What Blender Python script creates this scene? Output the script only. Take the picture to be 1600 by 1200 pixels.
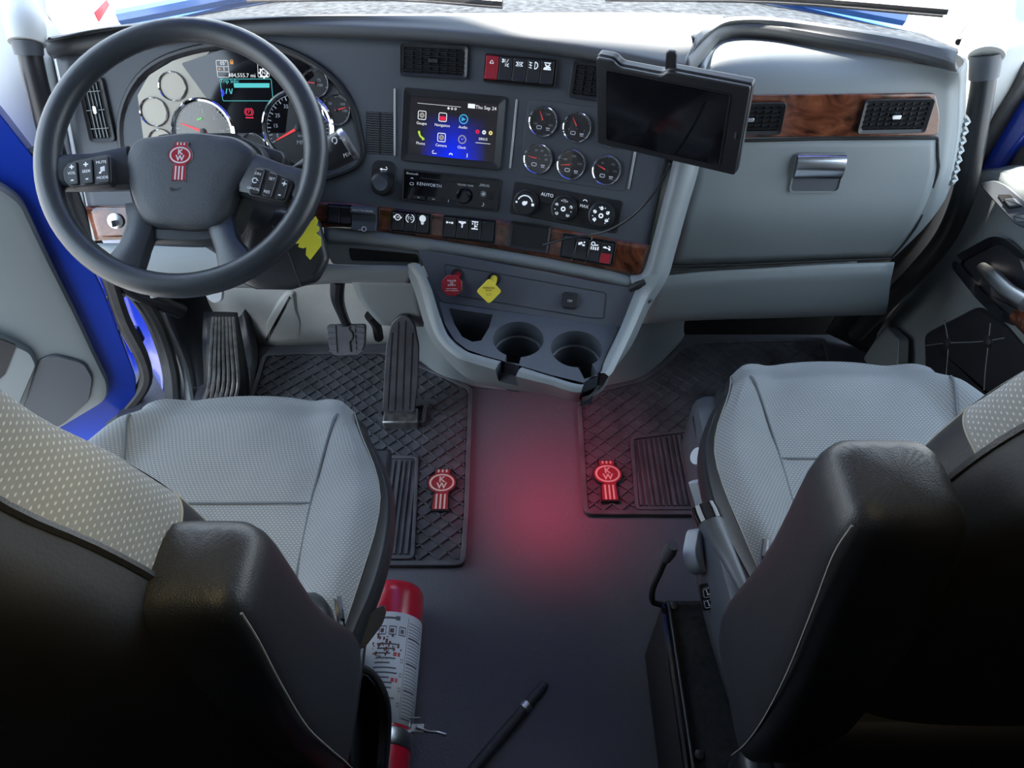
import bpy, math, random
from mathutils import Vector as V, Matrix
random.seed(7)
SC = bpy.context.scene
COL = SC.collection
for _o in list(bpy.data.objects):
    bpy.data.objects.remove(_o)
R = math.radians
# ------------------------------------------------------------------ camera
F, TH, CH = 1150.0, R(48), 1.41
ST, CT = math.sin(TH), math.cos(TH)
cam_d = bpy.data.cameras.new('camera'); cam_d.sensor_fit = 'HORIZONTAL'; cam_d.sensor_width = 36
cam_d.lens = F / 1600 * 36; cam_d.clip_start = .02; cam_d.clip_end = 200
cam = bpy.data.objects.new('camera', cam_d); COL.objects.link(cam)
cam.location = (0, 0, CH); cam.rotation_euler = (R(90) - TH, 0, 0)
SC.camera = cam
# ------------------------------------------------------------------ sky, exposure
SC.view_settings.view_transform = 'Standard'; SC.view_settings.look = 'None'
SC.view_settings.gamma = 1; SC.view_settings.use_curve_mapping = False
SC.view_settings.exposure = 1.2
SKY = 2.3
wd = bpy.data.worlds.new('sky'); SC.world = wd; wd.use_nodes = True
nt = wd.node_tree; nt.nodes.clear()
o_ = nt.nodes.new('ShaderNodeOutputWorld'); b_ = nt.nodes.new('ShaderNodeBackground')
tc_ = nt.nodes.new('ShaderNodeTexCoord'); sx_ = nt.nodes.new('ShaderNodeSeparateXYZ'); cr_ = nt.nodes.new('ShaderNodeValToRGB')
nt.links.new(tc_.outputs['Generated'], sx_.inputs[0]); nt.links.new(sx_.outputs['Z'], cr_.inputs[0])
cr_.color_ramp.elements[0].position = 0.0; cr_.color_ramp.elements[0].color = (.84, .92, 1, 1)
cr_.color_ramp.elements[1].position = .9; cr_.color_ramp.elements[1].color = (.56, .76, 1, 1)
nt.links.new(cr_.outputs[0], b_.inputs[0]); b_.inputs[1].default_value = SKY
nt.links.new(b_.outputs[0], o_.inputs[0])
# sun: high, ahead of the cab; an added outside visor shades all but the dash top
sun_d = bpy.data.lights.new('sun', 'SUN'); sun_d.energy = 16.0; sun_d.angle = R(3); sun_d.color = (1, .93, .82)
sun = bpy.data.objects.new('sun', sun_d); COL.objects.link(sun)
sun.rotation_euler = V((.03, -.53, -.848)).to_track_quat('-Z', 'Y').to_euler()
SC.cycles.use_denoising = True
SC.cycles.max_bounces = 8; SC.cycles.diffuse_bounces = 4; SC.cycles.transparent_max_bounces = 12
SC.cycles.sample_clamp_indirect = 6
SC.cycles.caustics_reflective = False; SC.cycles.caustics_refractive = False
# ------------------------------------------------------------------ pixel <-> place
def ray(px, py):
    u = (px - 800) / F; v = (py - 600) / F
    return V((u, CT - v * ST, -(ST + v * CT)))
CP = V((0, 0, CH))
def P(px, py, w): return CP + ray(px, py) * w
def onz(px, py, z):
    d = ray(px, py); return CP + d * ((z - CH) / d.z)
def ony(px, py, y):
    d = ray(px, py); return CP + d * (y / d.y)
def onx(px, py, x):
    d = ray(px, py); return CP + d * (x / d.x)
class Fr:
    """a local frame: x right, y up along the surface, z out of it"""
    def __init__(s, o, x, y):
        s.o = V(o); s.x = V(x).normalized(); s.y = V(y); s.y = (s.y - s.x * s.y.dot(s.x)).normalized(); s.z = s.x.cross(s.y)
    def M(s):
        m = Matrix((s.x, s.y, s.z)).transposed().to_4x4(); m.translation = s.o; return m
    def L(s, px, py, z=0):
        d = ray(px, py); t = ((s.o + s.z * z) - CP).dot(s.z) / d.dot(s.z)
        q = CP + d * t - s.o
        return V((q.dot(s.x), q.dot(s.y)))
    def W(s, x, y, z=0): return s.o + s.x * x + s.y * y + s.z * z
    def at(s, px, py, z=0):
        q = s.L(px, py, z); return Fr(s.W(q.x, q.y, z), s.x, s.y)
    def rot(s, deg):
        a = R(deg); return Fr(s.o, s.x * math.cos(a) + s.y * math.sin(a), s.y * math.cos(a) - s.x * math.sin(a))
    def off(s, x, y, z=0): return Fr(s.W(x, y, z), s.x, s.y)
def quad(fr, q):
    """rectangle nearest to four pixels TL TR BR BL -> frame at its centre, w, h"""
    a, b, c, d = [fr.L(*p) for p in q]
    cen = (a + b + c + d) / 4
    ex = ((b - a) + (c - d)) / 2; ey = ((a - d) + (b - c)) / 2
    ang = math.degrees(math.atan2(ex.y, ex.x))
    return fr.off(cen.x, cen.y).rot(ang), ex.length, ey.length
# ------------------------------------------------------------------ mesh building
def cr(p0, p1, p2, p3, t):
    return .5 * ((2 * p1) + (p2 - p0) * t + (2 * p0 - 5 * p1 + 4 * p2 - p3) * t * t + (3 * p1 - p0 - 3 * p2 + p3) * t ** 3)
def spline(pts, n, closed=False):
    k = len(pts); out = []
    if closed:
        for i in range(k):
            for j in range(n): out.append(cr(pts[i - 1], pts[i], pts[(i + 1) % k], pts[(i + 2) % k], j / n))
        return out
    for i in range(k - 1):
        p0 = pts[i - 1] if i else pts[0] * 2 - pts[1]
        p3 = pts[i + 2] if i + 2 < k else pts[-1] * 2 - pts[-2]
        for j in range(n): out.append(cr(p0, pts[i], pts[i + 1], p3, j / n))
    out.append(pts[-1]); return out
def rrect(w, h, r, n=4):
    r = min(r, w / 2 - 1e-5, h / 2 - 1e-5); out = []
    for cx, cy, a0 in ((w / 2 - r, h / 2 - r, 0), (-w / 2 + r, h / 2 - r, 90), (-w / 2 + r, -h / 2 + r, 180), (w / 2 - r, -h / 2 + r, 270)):
        for i in range(n + 1):
            a = R(a0 + 90 * i / n); out.append(V((cx + r * math.cos(a), cy + r * math.sin(a))))
    return out
def circ(r, n=24, cx=0, cy=0): return [V((cx + r * math.cos(2 * math.pi * i / n), cy + r * math.sin(2 * math.pi * i / n))) for i in range(n)]
def ccw(poly):
    a = sum(poly[i - 1].x * poly[i].y - poly[i].x * poly[i - 1].y for i in range(len(poly)))
    return poly if a > 0 else poly[::-1]
def rounded(poly, r, n=3):
    """round the corners of a polygon"""
    poly = ccw(list(poly)); out = []; k = len(poly)
    for i in range(k):
        p, a, b = poly[i], poly[i - 1], poly[(i + 1) % k]
        da, db = (a - p), (b - p); q = min(r, da.length * .45, db.length * .45)
        s0, s1 = p + da.normalized() * q, p + db.normalized() * q
        for j in range(n + 1):
            t = j / n; out.append(s0 * (1 - t) ** 2 + p * 2 * t * (1 - t) + s1 * t * t)
    return out
def inset(poly, d):
    poly = ccw(list(poly)); k = len(poly); out = []
    for i in range(k):
        p, a, b = poly[i], poly[i - 1], poly[(i + 1) % k]
        e0 = (p - a); e1 = (b - p)
        if e0.length < 1e-9: e0 = e1
        if e1.length < 1e-9: e1 = e0
        n0 = V((-e0.y, e0.x)).normalized(); n1 = V((-e1.y, e1.x)).normalized()
        m = (n0 + n1); m = m.normalized() if m.length > 1e-6 else n0
        out.append(p + m * (d / max(.35, m.dot(n0))))
    return out
class MB:
    def __init__(s): s.v = []; s.f = []; s.uv = {}; s.m = []; s.mi = 0
    def _add(s, vs, fs):
        k = len(s.v); s.v += [V(p) for p in vs]; s.f += [[i + k for i in f] for f in fs]; s.m += [s.mi] * len(fs); return k
    def prism(s, poly, z0, z1, top=None):
        poly = ccw(list(poly)); n = len(poly); tp = poly if top is None else ccw(list(top))
        vs = [V((p.x, p.y, z0)) for p in poly] + [V((p.x, p.y, z1)) for p in tp]
        fs = [list(range(n))[::-1], list(range(n, 2 * n))] + [[i, (i + 1) % n, n + (i + 1) % n, n + i] for i in range(n)]
        s._add(vs, fs); return s
    def bulge(s, poly, z0, steps):
        """stack of (scale, z) rings about the centroid, capped"""
        poly = ccw(list(poly)); c = sum(poly, V((0, 0))) / len(poly)
        return s.loft([[V((p.x, p.y, z0)) for p in poly]] + [[V((c.x + (p.x - c.x) * k, c.y + (p.y - c.y) * k, z)) for p in poly] for k, z in steps])
    def dome(s, poly, z0, steps):
        """stack of (inset, z) rings over a polygon, capped"""
        poly = ccw(list(poly)); n = len(poly); rings = [[V((p.x, p.y, z0)) for p in poly]]
        for d, z in steps: rings.append([V((p.x, p.y, z)) for p in inset(poly, d)])
        return s.loft(rings)
    def frame(s, outer, inner, z0, z1, zi=None):
        outer = ccw(list(outer)); inner = ccw(list(inner)); n = len(outer); zi = z1 if zi is None else zi
        vs = [V((p.x, p.y, z0)) for p in outer] + [V((p.x, p.y, z1)) for p in outer] + [V((p.x, p.y, zi)) for p in inner] + [V((p.x, p.y, z0)) for p in inner]
        fs = []
        for i in range(n):
            j = (i + 1) % n
            fs += [[i, j, n + j, n + i], [n + i, n + j, 2 * n + j, 2 * n + i], [2 * n + i, 2 * n + j, 3 * n + j, 3 * n + i], [3 * n + i, 3 * n + j, j, i]]
        s._add(vs, fs); return s
    def box(s, c, d, rot=None):
        c = V(c); x, y, z = d[0] / 2, d[1] / 2, d[2] / 2
        vs = [V((i, j, k)) for i in (-x, x) for j in (-y, y) for k in (-z, z)]
        if rot is not None: vs = [rot @ p for p in vs]
        s._add([p + c for p in vs], [[0, 1, 3, 2], [4, 6, 7, 5], [0, 4, 5, 1], [2, 3, 7, 6], [0, 2, 6, 4], [1, 5, 7, 3]]); return s
    def loft(s, rings, cap=True, closed=True, loop=False):
        n = len(rings[0]); vs = [p for r in rings for p in r]; fs = []
        m = len(rings)
        for a in range(m if loop else m - 1):
            b = (a + 1) % m
            for i in range(n if closed else n - 1):
                j = (i + 1) % n; fs.append([a * n + i, a * n + j, b * n + j, b * n + i])
        if cap and not loop: fs += [list(range(n))[::-1], list(range((m - 1) * n, m * n))]
        s._add(vs, fs); return s
    def lathe(s, prof, n=24, o=(0, 0, 0), ax=None, cap=True):
        """prof: (radius, height) along local z or along ax"""
        o = V(o); z = V(ax).normalized() if ax is not None else V((0, 0, 1))
        x = z.orthogonal().normalized() if ax is not None else V((1, 0, 0)); y = z.cross(x)
        rings = [[o + z * h + (x * math.cos(2 * math.pi * i / n) + y * math.sin(2 * math.pi * i / n)) * r for i in range(n)] for r, h in prof]
        return s.loft(rings, cap=cap)
    def tube(s, pts, r, n=10, closed=False, cap=True, sub=0, flat=None):
        pts = [V(p) for p in pts]
        if sub: 
            k = len(pts); pts = spline(pts, sub, closed)
        rr = r if isinstance(r, (list, tuple)) else None
        m = len(pts); rings = []; up = None
        for i, p in enumerate(pts):
            a = pts[i - 1] if (i or closed) else p; b = pts[(i + 1) % m] if (i < m - 1 or closed) else p
            t = (b - a).normalized()
            if up is None: up = t.orthogonal().normalized() if flat is None else V(flat)
            up = (up - t * up.dot(t)).normalized(); sd = t.cross(up)
            if rr:
                q = i / max(1, m - 1) * (len(rr) - 1); k = min(int(q), len(rr) - 2); q -= k; ri = rr[k] * (1 - q) + rr[k + 1] * q
            else: ri = r
            fx = 1 if flat is None else .35
            rings.append([p + (up * math.cos(2 * math.pi * j / n) * fx + sd * math.sin(2 * math.pi * j / n)) * ri for j in range(n)])
        return s.loft(rings, cap=cap and not closed, loop=closed)
    def patch(s, rows, su=4, sv=4, flip=False):
        g = [spline([V(p) for p in r], su) for r in rows]
        cols = [spline([g[i][j] for i in range(len(g))], sv) for j in range(len(g[0]))]
        nu, nv = len(cols), len(cols[0])
        vs = [cols[i][j] for j in range(nv) for i in range(nu)]
        fs = []
        for j in range(nv - 1):
            for i in range(nu - 1):
                q = [j * nu + i, j * nu + i + 1, (j + 1) * nu + i + 1, (j + 1) * nu + i]
                fs.append(q if flip else q[::-1])
        k = s._add(vs, fs)
        du = 0
        for j in range(nv):
            dv = sum((cols[nu // 2][q + 1] - cols[nu // 2][q]).length for q in range(j)); du = 0
            for i in range(nu):
                if i: du += (cols[i][j] - cols[i - 1][j]).length
                s.uv[k + j * nu + i] = (du, dv)
        return s
    def xf(s, fr):
        m = fr.M(); s.v = [m @ p for p in s.v]; return s
    def build(s, name, mat, parent=None, world=False, bevel=0, seg=2, sub=0, solid=0, ang=35, label=None, kind=None, flat=False):
        me = bpy.data.meshes.new(name)
        vs = s.v
        if world and parent is not None:
            inv = MATS[parent.name].inverted(); vs = [inv @ p for p in vs]
        me.from_pydata([tuple(p) for p in vs], [], s.f)
        for m_ in (mat if isinstance(mat, (list, tuple)) else [mat]): me.materials.append(m_)
        if s.mi or any(s.m):
            me.polygons.foreach_set('material_index', s.m)
        if s.uv:
            ul = me.uv_layers.new(name='uv')
            for lp in me.loops: ul.data[lp.index].uv = s.uv.get(lp.vertex_index, (0, 0))
        if not flat:
            me.shade_smooth()
            me.set_sharp_from_angle(angle=R(ang))
        ob = bpy.data.objects.new(name, me); COL.objects.link(ob)
        if parent is not None:
            ob.parent = parent; MATS[ob.name] = MATS[parent.name] if True else None
        else: MATS[ob.name] = Matrix.Identity(4)
        if solid:
            md = ob.modifiers.new('solid', 'SOLIDIFY'); md.thickness = abs(solid); md.offset = -1 if solid > 0 else 1
        if bevel:
            md = ob.modifiers.new('bevel', 'BEVEL'); md.width = bevel; md.segments = seg; md.limit_method = 'ANGLE'; md.angle_limit = R(40); md.harden_normals = False
        if sub:
            md = ob.modifiers.new('sub', 'SUBSURF'); md.levels = sub; md.render_levels = sub
        if label: ob['label'] = label
        if kind: ob['kind'] = kind
        return ob
MATS = {}
def thing(name, label, cat, fr=None, loc=None, group=None, kind=None):
    o = bpy.data.objects.new(name, None); COL.objects.link(o); o.empty_display_size = .02
    m = fr.M() if fr is not None else Matrix.Translation(V(loc) if loc is not None else V((0, 0, 0)))
    o.matrix_world = m; MATS[o.name] = m
    o['label'] = label
    if cat: o['category'] = cat
    if group: o['group'] = group
    if kind: o['kind'] = kind
    return o
def tag(o, label, cat=None, group=None, kind=None):
    o['label'] = label
    if cat: o['category'] = cat
    if group: o['group'] = group
    if kind: o['kind'] = kind
    return o
def copy_tree(root, fr=None, label=None):
    c = root.copy(); COL.objects.link(c); m = fr.M() if fr is not None else MATS[root.name]
    c.matrix_world = m; MATS[c.name] = m
    if label: c['label'] = label
    def kids(a, b):
        for ch in [q for q in CH_(a)]:
            d = ch.copy(); COL.objects.link(d); d.parent = b; MATS[d.name] = m; kids(ch, d)
    kids(root, c); return c
def CH_(a): return [o for o in bpy.data.objects if o.parent is a]
LETTERS = []
def letters(parent, mat, items, name='lettering', z=.0004, world=None):
    """items: (text, x, y, size, rot_deg=0, align='CENTER'[, z]) in the parent's frame (or in frame `world`)"""
    LETTERS.append((parent, mat, items, name, z, world))
def flush_letters():
    tmp = []
    for J in LETTERS:
        for it in J[2]:
            cu = bpy.data.curves.new('t', 'FONT'); cu.body = it[0]; cu.size = it[3]; cu.align_x = it[5] if len(it) > 5 else 'CENTER'; cu.align_y = 'CENTER'
            cu.resolution_u = 2; cu.offset = .030 * it[3] if it[3] > .0115 else 0
            ob = bpy.data.objects.new('t', cu); COL.objects.link(ob); tmp.append(ob)
    bpy.context.view_layer.update()
    dg = bpy.context.evaluated_depsgraph_get(); k = 0
    for parent, mat, items, name, z, world in LETTERS:
        mb = MB()
        for it in items:
            me = tmp[k].evaluated_get(dg).to_mesh(); a = R(it[4]) if len(it) > 4 else 0; zz = it[6] if len(it) > 6 else z
            ca, sa = math.cos(a), math.sin(a)
            vs = [V((it[1] + p.co.x * ca - p.co.y * sa, it[2] + p.co.x * sa + p.co.y * ca, zz)) for p in me.vertices]
            mb._add(vs, [list(p.vertices) for p in me.polygons]); k += 1
        if world is not None: mb.xf(world)
        mb.build(name, mat, parent, world=world is not None, flat=True)
    for ob in tmp:
        cu = ob.data; bpy.data.objects.remove(ob); bpy.data.curves.remove(cu)
# ------------------------------------------------------------------ materials
def lin(c):
    return tuple((x / 255 / 12.92 if x / 255 <= .04045 else ((x / 255 + .055) / 1.055) ** 2.4) for x in c) + (1,)
def sock(n, *names):
    for q in names:
        if q in n.inputs: return n.inputs[q]
def mat(name, col, rough=.5, metal=0, spec=.5, bump=None, coat=0, noise=None, emit=None, coords='Object', kind='noise'):
    """bump=(scale, strength, dist); noise=(scale, amount) mottles the colour"""
    m = bpy.data.materials.new(name); m.use_nodes = True; t = m.node_tree; b = t.nodes['Principled BSDF']
    c = lin(col) if max(col[:3]) > 1.01 else tuple(col[:3]) + (1,)
    b.inputs['Base Color'].default_value = c; b.inputs['Roughness'].default_value = rough; b.inputs['Metallic'].default_value = metal
    sock(b, 'Specular IOR Level', 'Specular').default_value = spec
    if coat: sock(b, 'Coat Weight').default_value = coat; sock(b, 'Coat Roughness').default_value = .08
    if emit:
        b.inputs['Emission Color'].default_value = c; b.inputs['Emission Strength'].default_value = emit
    if bump or noise:
        tc = t.nodes.new('ShaderNodeTexCoord')
        if bump:
            if kind == 'voronoi':
                n = t.nodes.new('ShaderNodeTexVoronoi'); out = n.outputs['Distance']
            else:
                n = t.nodes.new('ShaderNodeTexNoise'); out = n.outputs[0]; n.inputs['Detail'].default_value = 3
            n.inputs['Scale'].default_value = bump[0]; t.links.new(tc.outputs[coords], n.inputs['Vector'])
            bp = t.nodes.new('ShaderNodeBump'); bp.inputs['Strength'].default_value = bump[1]; bp.inputs['Distance'].default_value = bump[2]
            t.links.new(out, bp.inputs['Height']); t.links.new(bp.outputs[0], b.inputs['Normal'])
        if noise:
            n2 = t.nodes.new('ShaderNodeTexNoise'); n2.inputs['Scale'].default_value = noise[0]; n2.inputs['Detail'].default_value = 6
            t.links.new(tc.outputs[coords], n2.inputs['Vector'])
            rp = t.nodes.new('ShaderNodeValToRGB'); e = rp.color_ramp.elements
            a = noise[1]; e[0].position = .3; e[1].position = .7
            e[0].color = tuple(x * (1 - a) for x in c[:3]) + (1,); e[1].color = tuple(min(1, x * (1 + a)) for x in c[:3]) + (1,)
            t.links.new(n2.outputs[0], rp.inputs[0]); t.links.new(rp.outputs[0], b.inputs['Base Color'])
    return m
def nodes(m):
    t = m.node_tree; return t, t.nodes['Principled BSDF']
def mth(t, op, a, b=None, c=None):
    n = t.nodes.new('ShaderNodeMath'); n.operation = op
    for i, x in enumerate((a, b, c)):
        if x is None: continue
        if isinstance(x, (int, float)): n.inputs[i].default_value = x
        else: t.links.new(x, n.inputs[i])
    return n.outputs[0]
GRAY = mat('grey_soft_plastic', (.205, .230, .238), .42, bump=(900, .12, .0004))
GRAYD = mat('charcoal_grey_plastic', (.066, .075, .090), .48, bump=(1100, .18, .0004))
PAD = mat('dash_pad_vinyl', (.085, .090, .097), .5, bump=(700, .25, .0005))
BLACK = mat('black_plastic', (.016, .017, .020), .38, bump=(900, .1, .0003))
BLACKM = mat('matte_black', (.006, .006, .007), .7)
GLOSSB = mat('gloss_black', (.006, .006, .008), .08, spec=.6)
RUBBER = mat('black_rubber', (.072, .072, .083), .55, bump=(300, .25, .0008), noise=(18, .35))
CHROME = mat('chrome', (.85, .86, .88), .08, 1)
SATIN = mat('satin_metal', (.55, .56, .58), .3, 1)
STEEL = mat('worn_steel', (.32, .31, .30), .38, .9, noise=(60, .35))
WHITEP = mat('white_print', (.85, .86, .88), .5)
WHITEL = mat('backlit_white_legend', (.8, .85, .9), .5, emit=.22)
REDP = mat('red_plastic', (.33, .012, .025), .35)
REDL = mat('red_enamel', (.30, .012, .022), .28, coat=.5)
NEEDLE = mat('needle_red', (.9, .06, .06), .5, emit=.12)
YEL = mat('yellow_plastic', (.78, .64, .06), .4)
YELT = mat('yellow_tag', (.62, .60, .02), .5)
BLUE = mat('blue_car_paint', (.006, .035, .36), .25, coat=.6, noise=(3, .2))
WHITEPAINT = mat('white_paint', (.85, .86, .87), .5)
FIREWALL = mat('pale_grey_liner', (.46, .46, .43), .6, bump=(60, .2, .001), noise=(9, .14))
LIGHTG = mat('light_grey_trim', (.50, .51, .50), .5, bump=(800, .1, .0004))
SEAL = mat('weather_seal_rubber', (.055, .054, .055), .6, bump=(120, .25, .001), noise=(20, .3))
CARPET = mat('black_carpet', (.010, .010, .011), .95, bump=(500, .6, .002), noise=(90, .6))
LEATHER = mat('black_leather', (.016, .017, .020), .42, bump=(900, .3, .0005), kind='voronoi')
SEATBACK = mat('black_seat_vinyl', (.007, .007, .009), .6, bump=(400, .3, .0006))
WHEELM = mat('wheel_soft_grip', (.024, .029, .035), .33, bump=(800, .35, .0004), kind='voronoi')
HUBM = mat('airbag_cover_grain', (.038, .044, .052), .45, bump=(700, .5, .0006), kind='voronoi')
STITCH = mat('grey_thread', (.24, .24, .22), .8)
SEAM = mat('dark_seam', (.10, .115, .13), .9)
GKNOB = mat('pale_grey_knob', (.46, .49, .53), .5)
SCALEM = mat('gauge_scale_print', (.40, .42, .44), .5)
DIAL = mat('gauge_face', (.020, .021, .023), .55)
DIALS = mat('silver_gauge_face', (.27, .245, .20), .38, metal=.55)
SILVER = mat('silver_cluster_panel', (.22, .20, .165), .36, metal=.6, noise=(6, .25))
EXTRED = mat('extinguisher_red', (.62, .014, .040), .28, coat=.4)
PAPER = mat('white_label', (.72, .74, .77), .45)
INK = mat('black_ink', (.02, .02, .022), .5)
REDINK = mat('red_ink', (.6, .03, .05), .5)
HOODHAZE = mat('hood_paint_hazed', (.04, .14, .42), .18, coat=.8)  # paler than the body blue: windscreen reflection put into the colour
LATCHM = mat('polished_latch', (.86, .88, .92), .16, 1)
ASPH = mat('asphalt', (.22, .22, .22), .9, noise=(.6, .25))
TRAILER = mat('trailer_white', (.92, .92, .93), .5)
GLOVES = mat('glass_lever', (.6, .6, .6), .3)
# wood burl
WOOD = mat('burl_wood', (.1, .03, .015), .16, coat=.8)
t, b = nodes(WOOD)
tc = t.nodes.new('ShaderNodeTexCoord'); n1 = t.nodes.new('ShaderNodeTexNoise'); n1.inputs['Scale'].default_value = 14; n1.inputs['Detail'].default_value = 8; n1.inputs['Distortion'].default_value = 2.2
mp = t.nodes.new('ShaderNodeMapping'); mp.inputs['Scale'].default_value = (1, 1, 1.6)
t.links.new(tc.outputs['Object'], mp.inputs[0]); t.links.new(mp.outputs[0], n1.inputs['Vector'])
rp = t.nodes.new('ShaderNodeValToRGB'); e = rp.color_ramp.elements
e[0].position = .30; e[0].color = (.012, .004, .002, 1); e[1].position = .72; e[1].color = (.26, .09, .042, 1)
q = e.new(.5); q.color = (.125, .036, .017, 1)
t.links.new(n1.outputs[0], rp.inputs[0]); t.links.new(rp.outputs[0], b.inputs['Base Color'])
# woven seat fabric with pale staggered flecks (uv in metres)
def fabric(name, base, dot, pitch=.0068, amt=1.0):
    m = mat(name, base, .85, spec=.25); t, b = nodes(m)
    uv = t.nodes.new('ShaderNodeUVMap'); sp = t.nodes.new('ShaderNodeSeparateXYZ'); t.links.new(uv.outputs[0], sp.inputs[0])
    y = mth(t, 'DIVIDE', sp.outputs[1], pitch * .62); row = mth(t, 'FLOOR', y)
    odd = mth(t, 'MODULO', row, 2.0); odd = mth(t, 'MULTIPLY', mth(t, 'ABSOLUTE', odd), .5)
    x = mth(t, 'ADD', mth(t, 'DIVIDE', sp.outputs[0], pitch), odd)
    fx = mth(t, 'SUBTRACT', mth(t, 'FRACT', x), .5); fy = mth(t, 'SUBTRACT', mth(t, 'FRACT', y), .5)
    d = mth(t, 'ADD', mth(t, 'MULTIPLY', mth(t, 'POWER', mth(t, 'ABSOLUTE', fx), 2.0), 8.0), mth(t, 'MULTIPLY', mth(t, 'POWER', mth(t, 'ABSOLUTE', fy), 2.0), 16.0))
    k = mth(t, 'SMOOTH_MIN', mth(t, 'MAXIMUM', mth(t, 'SUBTRACT', 1.25, mth(t, 'MULTIPLY', d, 1.6)), 0.0), 1.0, .1)
    mx = t.nodes.new('ShaderNodeMix'); mx.data_type = 'RGBA'
    mx.inputs[6].default_value = tuple(base) + (1,); mx.inputs[7].default_value = tuple(dot) + (1,)
    t.links.new(k, mx.inputs[0])
    ns = t.nodes.new('ShaderNodeTexNoise'); ns.inputs['Scale'].default_value = 9; ns.inputs['Detail'].default_value = 5
    t.links.new(uv.outputs[0], ns.inputs['Vector'])
    hs = t.nodes.new('ShaderNodeMix'); hs.data_type = 'RGBA'; hs.blend_type = 'MULTIPLY'; hs.inputs[0].default_value = .35
    t.links.new(mx.outputs[2], hs.inputs[6]); t.links.new(ns.outputs[0], hs.inputs[7])
    t.links.new(hs.outputs[2], b.inputs['Base Color'])
    bp = t.nodes.new('ShaderNodeBump'); bp.inputs['Strength'].default_value = .35; bp.inputs['Distance'].default_value = .0012
    t.links.new(k, bp.inputs['Height']); t.links.new(bp.outputs[0], b.inputs['Normal'])
    return m
FABRIC = fabric('grey_fleck_fabric', (.205, .22, .23), (.42, .44, .455), .0060)
# floor vinyl: fine leather grain, dust specks
FLOORM = mat('black_floor_vinyl', (.098, .098, .116), .44, bump=(420, .5, .0009), kind='voronoi')
t, b = nodes(FLOORM)
tc = t.nodes.new('ShaderNodeTexCoord')
n1 = t.nodes.new('ShaderNodeTexNoise'); n1.inputs['Scale'].default_value = 55; n1.inputs['Detail'].default_value = 6; t.links.new(tc.outputs['Object'], n1.inputs['Vector'])
n2 = t.nodes.new('ShaderNodeTexNoise'); n2.inputs['Scale'].default_value = 5; n2.inputs['Detail'].default_value = 3; t.links.new(tc.outputs['Object'], n2.inputs['Vector'])
k = mth(t, 'MULTIPLY', mth(t, 'SMOOTH_MAX', mth(t, 'SUBTRACT', n1.outputs[0], .60), 0.0, .02), mth(t, 'MULTIPLY', mth(t, 'MAXIMUM', mth(t, 'SUBTRACT', n2.outputs[0], .42), 0.0), 22.0))
mx = t.nodes.new('ShaderNodeMix'); mx.data_type = 'RGBA'; mx.inputs[6].default_value = (.098, .098, .116, 1); mx.inputs[7].default_value = (.16, .13, .12, 1)
t.links.new(k, mx.inputs[0]); t.links.new(mx.outputs[2], b.inputs['Base Color'])
# thin window glass: mostly clear, a little mirror
def glassm(name, tint=(1, 1, 1), refl=.07):
    m = bpy.data.materials.new(name); m.use_nodes = True; t = m.node_tree; t.nodes.clear()
    o = t.nodes.new('ShaderNodeOutputMaterial'); mx = t.nodes.new('ShaderNodeMixShader'); a = t.nodes.new('ShaderNodeBsdfTransparent'); g = t.nodes.new('ShaderNodeBsdfGlossy')
    a.inputs[0].default_value = tuple(tint) + (1,); g.inputs['Roughness'].default_value = .02; mx.inputs[0].default_value = refl
    t.links.new(a.outputs[0], mx.inputs[1]); t.links.new(g.outputs[0], mx.inputs[2]); t.links.new(mx.outputs[0], o.inputs[0]); return m
GLASS = glassm('window_glass', (.97, .985, .98), .06)
LENS = glassm('gauge_lens', (1, 1, 1), .05)
def emis(name, col, s=1.0):
    m = mat(name, (0.005, 0.005, 0.005), .2); b = m.node_tree.nodes['Principled BSDF']
    b.inputs['Emission Color'].default_value = tuple(col) + (1,); b.inputs['Emission Strength'].default_value = s * .5; return m
E_WHITE = emis('screen_white', (.9, .95, 1), .9)
E_CYAN = emis('screen_cyan', (.10, .62, .66), .85)
E_RED = emis('screen_red', (.85, .02, .08), .8)
E_GREEN = emis('screen_green', (.12, .75, .12), .8)
E_ORANGE = emis('screen_orange', (.9, .35, .03), .7)
E_BLUE = emis('screen_blue', (.01, .03, .75), .9)
E_GREY = emis('screen_grey', (.4, .38, .36), .7)
E_DARK = emis('screen_dark', (.010, .009, .012), 1.0)
E_LIME = emis('screen_lime', (.45, .75, .05), .9)
E_SKY = emis('screen_skyblue', (.05, .40, .75), .9)
E_YEL = emis('screen_yellow', (.9, .8, .25), .9)
# touchscreen backdrop: dark with a vertical-fading blue glow the display itself shows
E_PANEL = emis('screen_wallpaper', (.012, .011, .016), 1.0)
t, b = nodes(E_PANEL)
tc = t.nodes.new('ShaderNodeTexCoord'); sp = t.nodes.new('ShaderNodeSeparateXYZ'); t.links.new(tc.outputs['Generated'], sp.inputs[0])
gx = mth(t, 'ABSOLUTE', mth(t, 'SUBTRACT', sp.outputs[0], .52)); gy = mth(t, 'SUBTRACT', .75, sp.outputs[1])
k = mth(t, 'MULTIPLY', mth(t, 'MAXIMUM', mth(t, 'SUBTRACT', 1.0, mth(t, 'MULTIPLY', gx, 2.6)), 0.0), mth(t, 'MAXIMUM', mth(t, 'MULTIPLY', gy, 1.5), 0.0))
mx = t.nodes.new('ShaderNodeMix'); mx.data_type = 'RGBA'; mx.inputs[6].default_value = (.014, .013, .018, 1); mx.inputs[7].default_value = (.0, .02, .85, 1)
t.links.new(k, mx.inputs[0]); t.links.new(mx.outputs[2], b.inputs['Emission Color'])
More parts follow.
